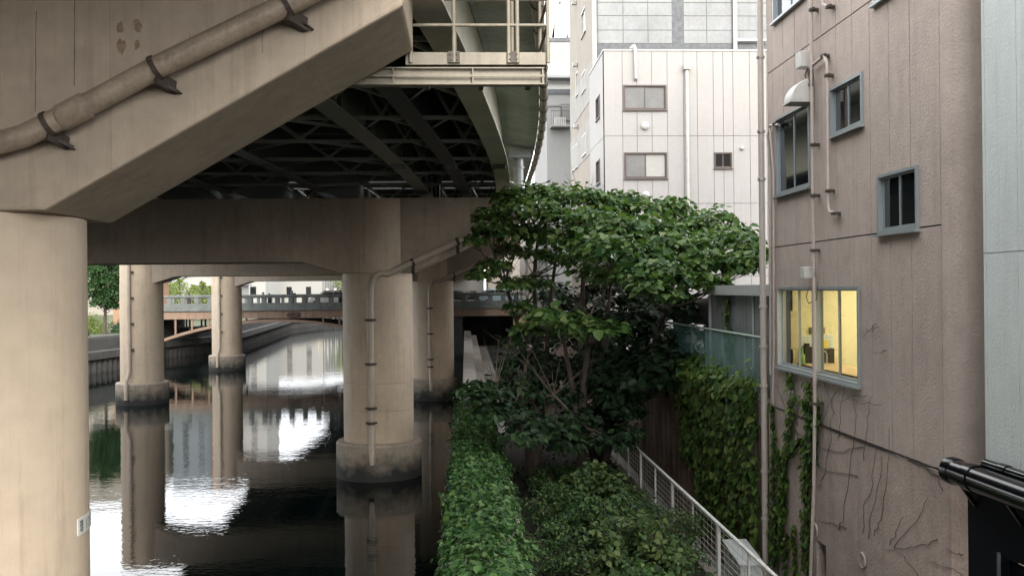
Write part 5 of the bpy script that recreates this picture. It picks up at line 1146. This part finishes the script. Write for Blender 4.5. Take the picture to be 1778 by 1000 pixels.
# ------------------------------------------------------------------ boat, cars, people
bo = thing('boat', (-27.5, 165, .0), 'small white motorboat moored along the dark canal wall', 'boat'); hull = []
bx, by = at(485,566,165).x, 165
for u, wd, zz in ((-2.6,.85,.55),(-1.2,1.0,.5),(.6,.95,.55),(1.9,.6,.7),(2.8,.05,.9)): hull.append([(bx-wd, by+u, zz), (bx-wd*.55, by+u, -.15), (bx+wd*.55, by+u, -.15), (bx+wd, by+u, zz)])
MB().sweep(None, hull).build('hull', m_white, bo); MB().box(bx-.6, bx+.6, by-1.2, by+.5, .56, 1.5).build('cabin', m_wh2, bo, bevel=.08); MB().box(bx-.5, bx+.5, by-1.225, by-1.203, .95, 1.35).build('window', m_dglass, bo); MB().box(bx-.7, bx+.7, by-1.4, by+.7, 1.502, 1.56).build('roof', m_bl, bo)
def car(loc, rz, label, mt, van=False):
    t = thing('parked_car' if not van else 'van', (0,0,0), label, 'car' if not van else 'van', 'vehicles on the arch bridge'); W_ = .82
    side = [(-2.0,.35),(-2.08,.75),(-1.95,1.0),(-1.7,1.5),(-1.2,1.72),(.5,1.72),(1.25,1.12),(1.95,.95),(2.08,.7),(2.05,.35)] if not van else [(-2.0,.35),(-2.05,.9),(-1.98,1.8),(-1.7,1.9),(1.1,1.9),(1.75,1.15),(2.05,.95),(2.08,.35)]
    MB().prism(side, 'y', -W_, W_).build('body', mt, t, bevel=.07)
    for s in (-1, 1):
        gl = [(-1.5,1.08),(-1.4,1.48),(-.55,1.56),(-.55,1.08)], [(-.48,1.08),(-.48,1.56),(.42,1.56),(.95,1.08)]
        for g in gl: MB().prism(g, 'y', s*W_-.004*(s<0)+.0, s*(W_+.006)).build('side_window', m_dglass, t)
        for x in (-1.3, 1.35):
            wv = MB(); wv.tube([(x, s*(W_-.16), .33), (x, s*(W_+.02), .33)], .33, 18); o = wv.build('wheel', m_tyre, t); MB().tube([(x, s*(W_+.021), .33), (x, s*(W_+.035), .33)], .2, 14).build('rim', m_chrome, o)
        MB().box(2.03, 2.09, s*.6-.14, s*.6+.14, .68, .84).build('headlight', m_rim, t); MB().box(-2.1, -2.04, s*.65-.1, s*.65+.1, .8, 1.05).build('tail_light', mat('red_lens', (.35,.02,.02), .3, 0), t)
        MB().box(.75,.9,s*(W_+.09)-.06,s*(W_+.09)+.06,1.1,1.22).build('mirror', mt, t)
    MB().prism([(.62,1.62),(1.18,1.17),(1.2,1.19),(.64,1.64)] if not van else [(1.22,1.82),(1.74,1.2),(1.76,1.22),(1.24,1.84)], 'y', -.66, .66).build('windscreen', m_dglass, t); MB().box(-2.12,-2.02,-.75,.75,.42,.6).build('bumper', m_greyd, t)
    t.location = loc; t.rotation_euler = (0,0,rz); return t
car((at(868,515,99).x, 99.0, 4.855), 0, 'pale blue car on the right end of the bridge behind the trees', mat('pale_blue_car_paint', (.33,.45,.52), .25, .04, 2)); car((at(572,515,103).x, 103.2, 4.855), math.pi, 'white car crossing the bridge beside the middle pier', m_white)

def person(loc, rz, label, cloth, pose=0, pack=False):
    t = thing('person', (0,0,0), label, 'person', 'people walking over the arch bridge'); s = .24 if pose == 0 else .1
    J = {'pelvis':((0,0,.92),.145),'waist':((0,0,1.08),.13),'chest':((.01,0,1.3),.155),'neck':((.02,0,1.47),.055),'chin':((.03,0,1.53),.07),'head':((.03,0,1.6),.095),'crown':((.02,0,1.68),.07)}
    E_ = [('pelvis','waist'),('waist','chest'),('chest','neck'),('neck','chin'),('chin','head'),('head','crown')]
    for sg, n_ in ((1,'l'),(-1,'r')):
        f = s*sg
        J.update({'hip'+n_:((0,.09*sg,.86),.10),'knee'+n_:((f*.45+.03,.09*sg,.48),.062),'ankle'+n_:((f*1.0-.02,.09*sg,.09),.042),'toe'+n_:((f*1.0+.15,.1*sg,.04),.035),
                  'sho'+n_:((0,.17*sg,1.40),.065),'elb'+n_:((-f*.5-.03,.23*sg,1.12),.045),'wri'+n_:((-f*.8+.08,.24*sg,.88),.03),'palm'+n_:((-f*.85+.11,.24*sg,.80),.032)})
        E_ += [('pelvis','hip'+n_),('hip'+n_,'knee'+n_),('knee'+n_,'ankle'+n_),('ankle'+n_,'toe'+n_),('chest','sho'+n_),('sho'+n_,'elb'+n_),('elb'+n_,'wri'+n_),('wri'+n_,'palm'+n_)]
        for k in range(4):
            J['f%d%s'%(k,n_)] = ((-f*.85+.12+.012*(k-1.5)*1.6,.24*sg,.715+.006*abs(k-1.2)),.009); E_.append(('palm'+n_,'f%d%s'%(k,n_)))
        J['th'+n_] = ((-f*.85+.155,.235*sg,.77),.01); E_.append(('palm'+n_,'th'+n_))
    keys = list(J); me = bpy.data.meshes.new('body'); me.from_pydata([J[k][0] for k in keys], [(keys.index(a), keys.index(b)) for a, b in E_], [])
    o = bpy.data.objects.new('body', me); C.objects.link(o); md = o.modifiers.new('skin', 'SKIN'); md.use_smooth_shade = True
    for i, k in enumerate(keys): me.skin_vertices[0].data[i].radius = (J[k][1], J[k][1])
    me.skin_vertices[0].data[0].use_root = True; o.modifiers.new('sub', 'SUBSURF').levels = 1; o.modifiers['sub'].render_levels = 1
    bpy.context.view_layer.update(); m2 = bpy.data.meshes.new_from_object(o.evaluated_get(bpy.context.evaluated_depsgraph_get())); o.modifiers.clear(); o.data = m2
    m2.materials.clear(); m2.materials.append(cloth); m2.materials.append(m_skin)
    for p in m2.polygons: p.material_index = 1 if (p.center.z > 1.48 or (p.center.z < .87 and abs(p.center.y) > .19)) else 0
    o.parent = t
    MB().lathe((.0,0,1.6), [(.11,-.06),(.112,.03),(.09,.09),(.03,.125)], 14).build('hair', m_hair, t, smooth=60)
    m = MB(); m.tube([(.12,0,1.6),(.155,0,1.575),(.125,0,1.565)], .014, 6); m.build('nose', m_skin, t)
    m = MB()
    for sg in (-1,1): m.lathe((.122,.036*sg,1.61), [(.004,-.008),(.01,0),(.004,.008)], 6)
    m.build('eye', m_hair, t)
    MB().lathe((0,0,.62), [(.19,0),(.165,.3),(.17,.45),(.19,.72),(.13,.84),(.07,.86)], 16).build('coat', cloth, t, smooth=60)
    if pack: MB().box(-.34,-.16,-.15,.15,1.05,1.48).build('backpack', m_blackmat, t, bevel=.05)
    t.location = loc; t.rotation_euler = (0,0,rz); return t
zz = 4.86
person((at(507,515,97).x, 97.1, zz), math.pi, 'person in dark coat with backpack walking mid bridge', m_cloth, 0, True)
person((at(456,515,98).x, 98.2, zz-.12), 0, 'person in grey blue top walking right of the slim far column', m_cloth2, 0)
person((at(466,515,99).x, 99.5, zz-.25), 0, 'shorter person in dark clothes a step ahead of the grey blue top', m_cloth, 0)
person((at(328,515,98).x, 98.0, zz-.1), math.pi, 'person in dark clothes in front of the yellow green trees', m_cloth, 0)
person((at(590,515,97).x, 97.2, zz), math.pi, 'person in dark clothes half hidden by the middle pier', m_cloth, 1)
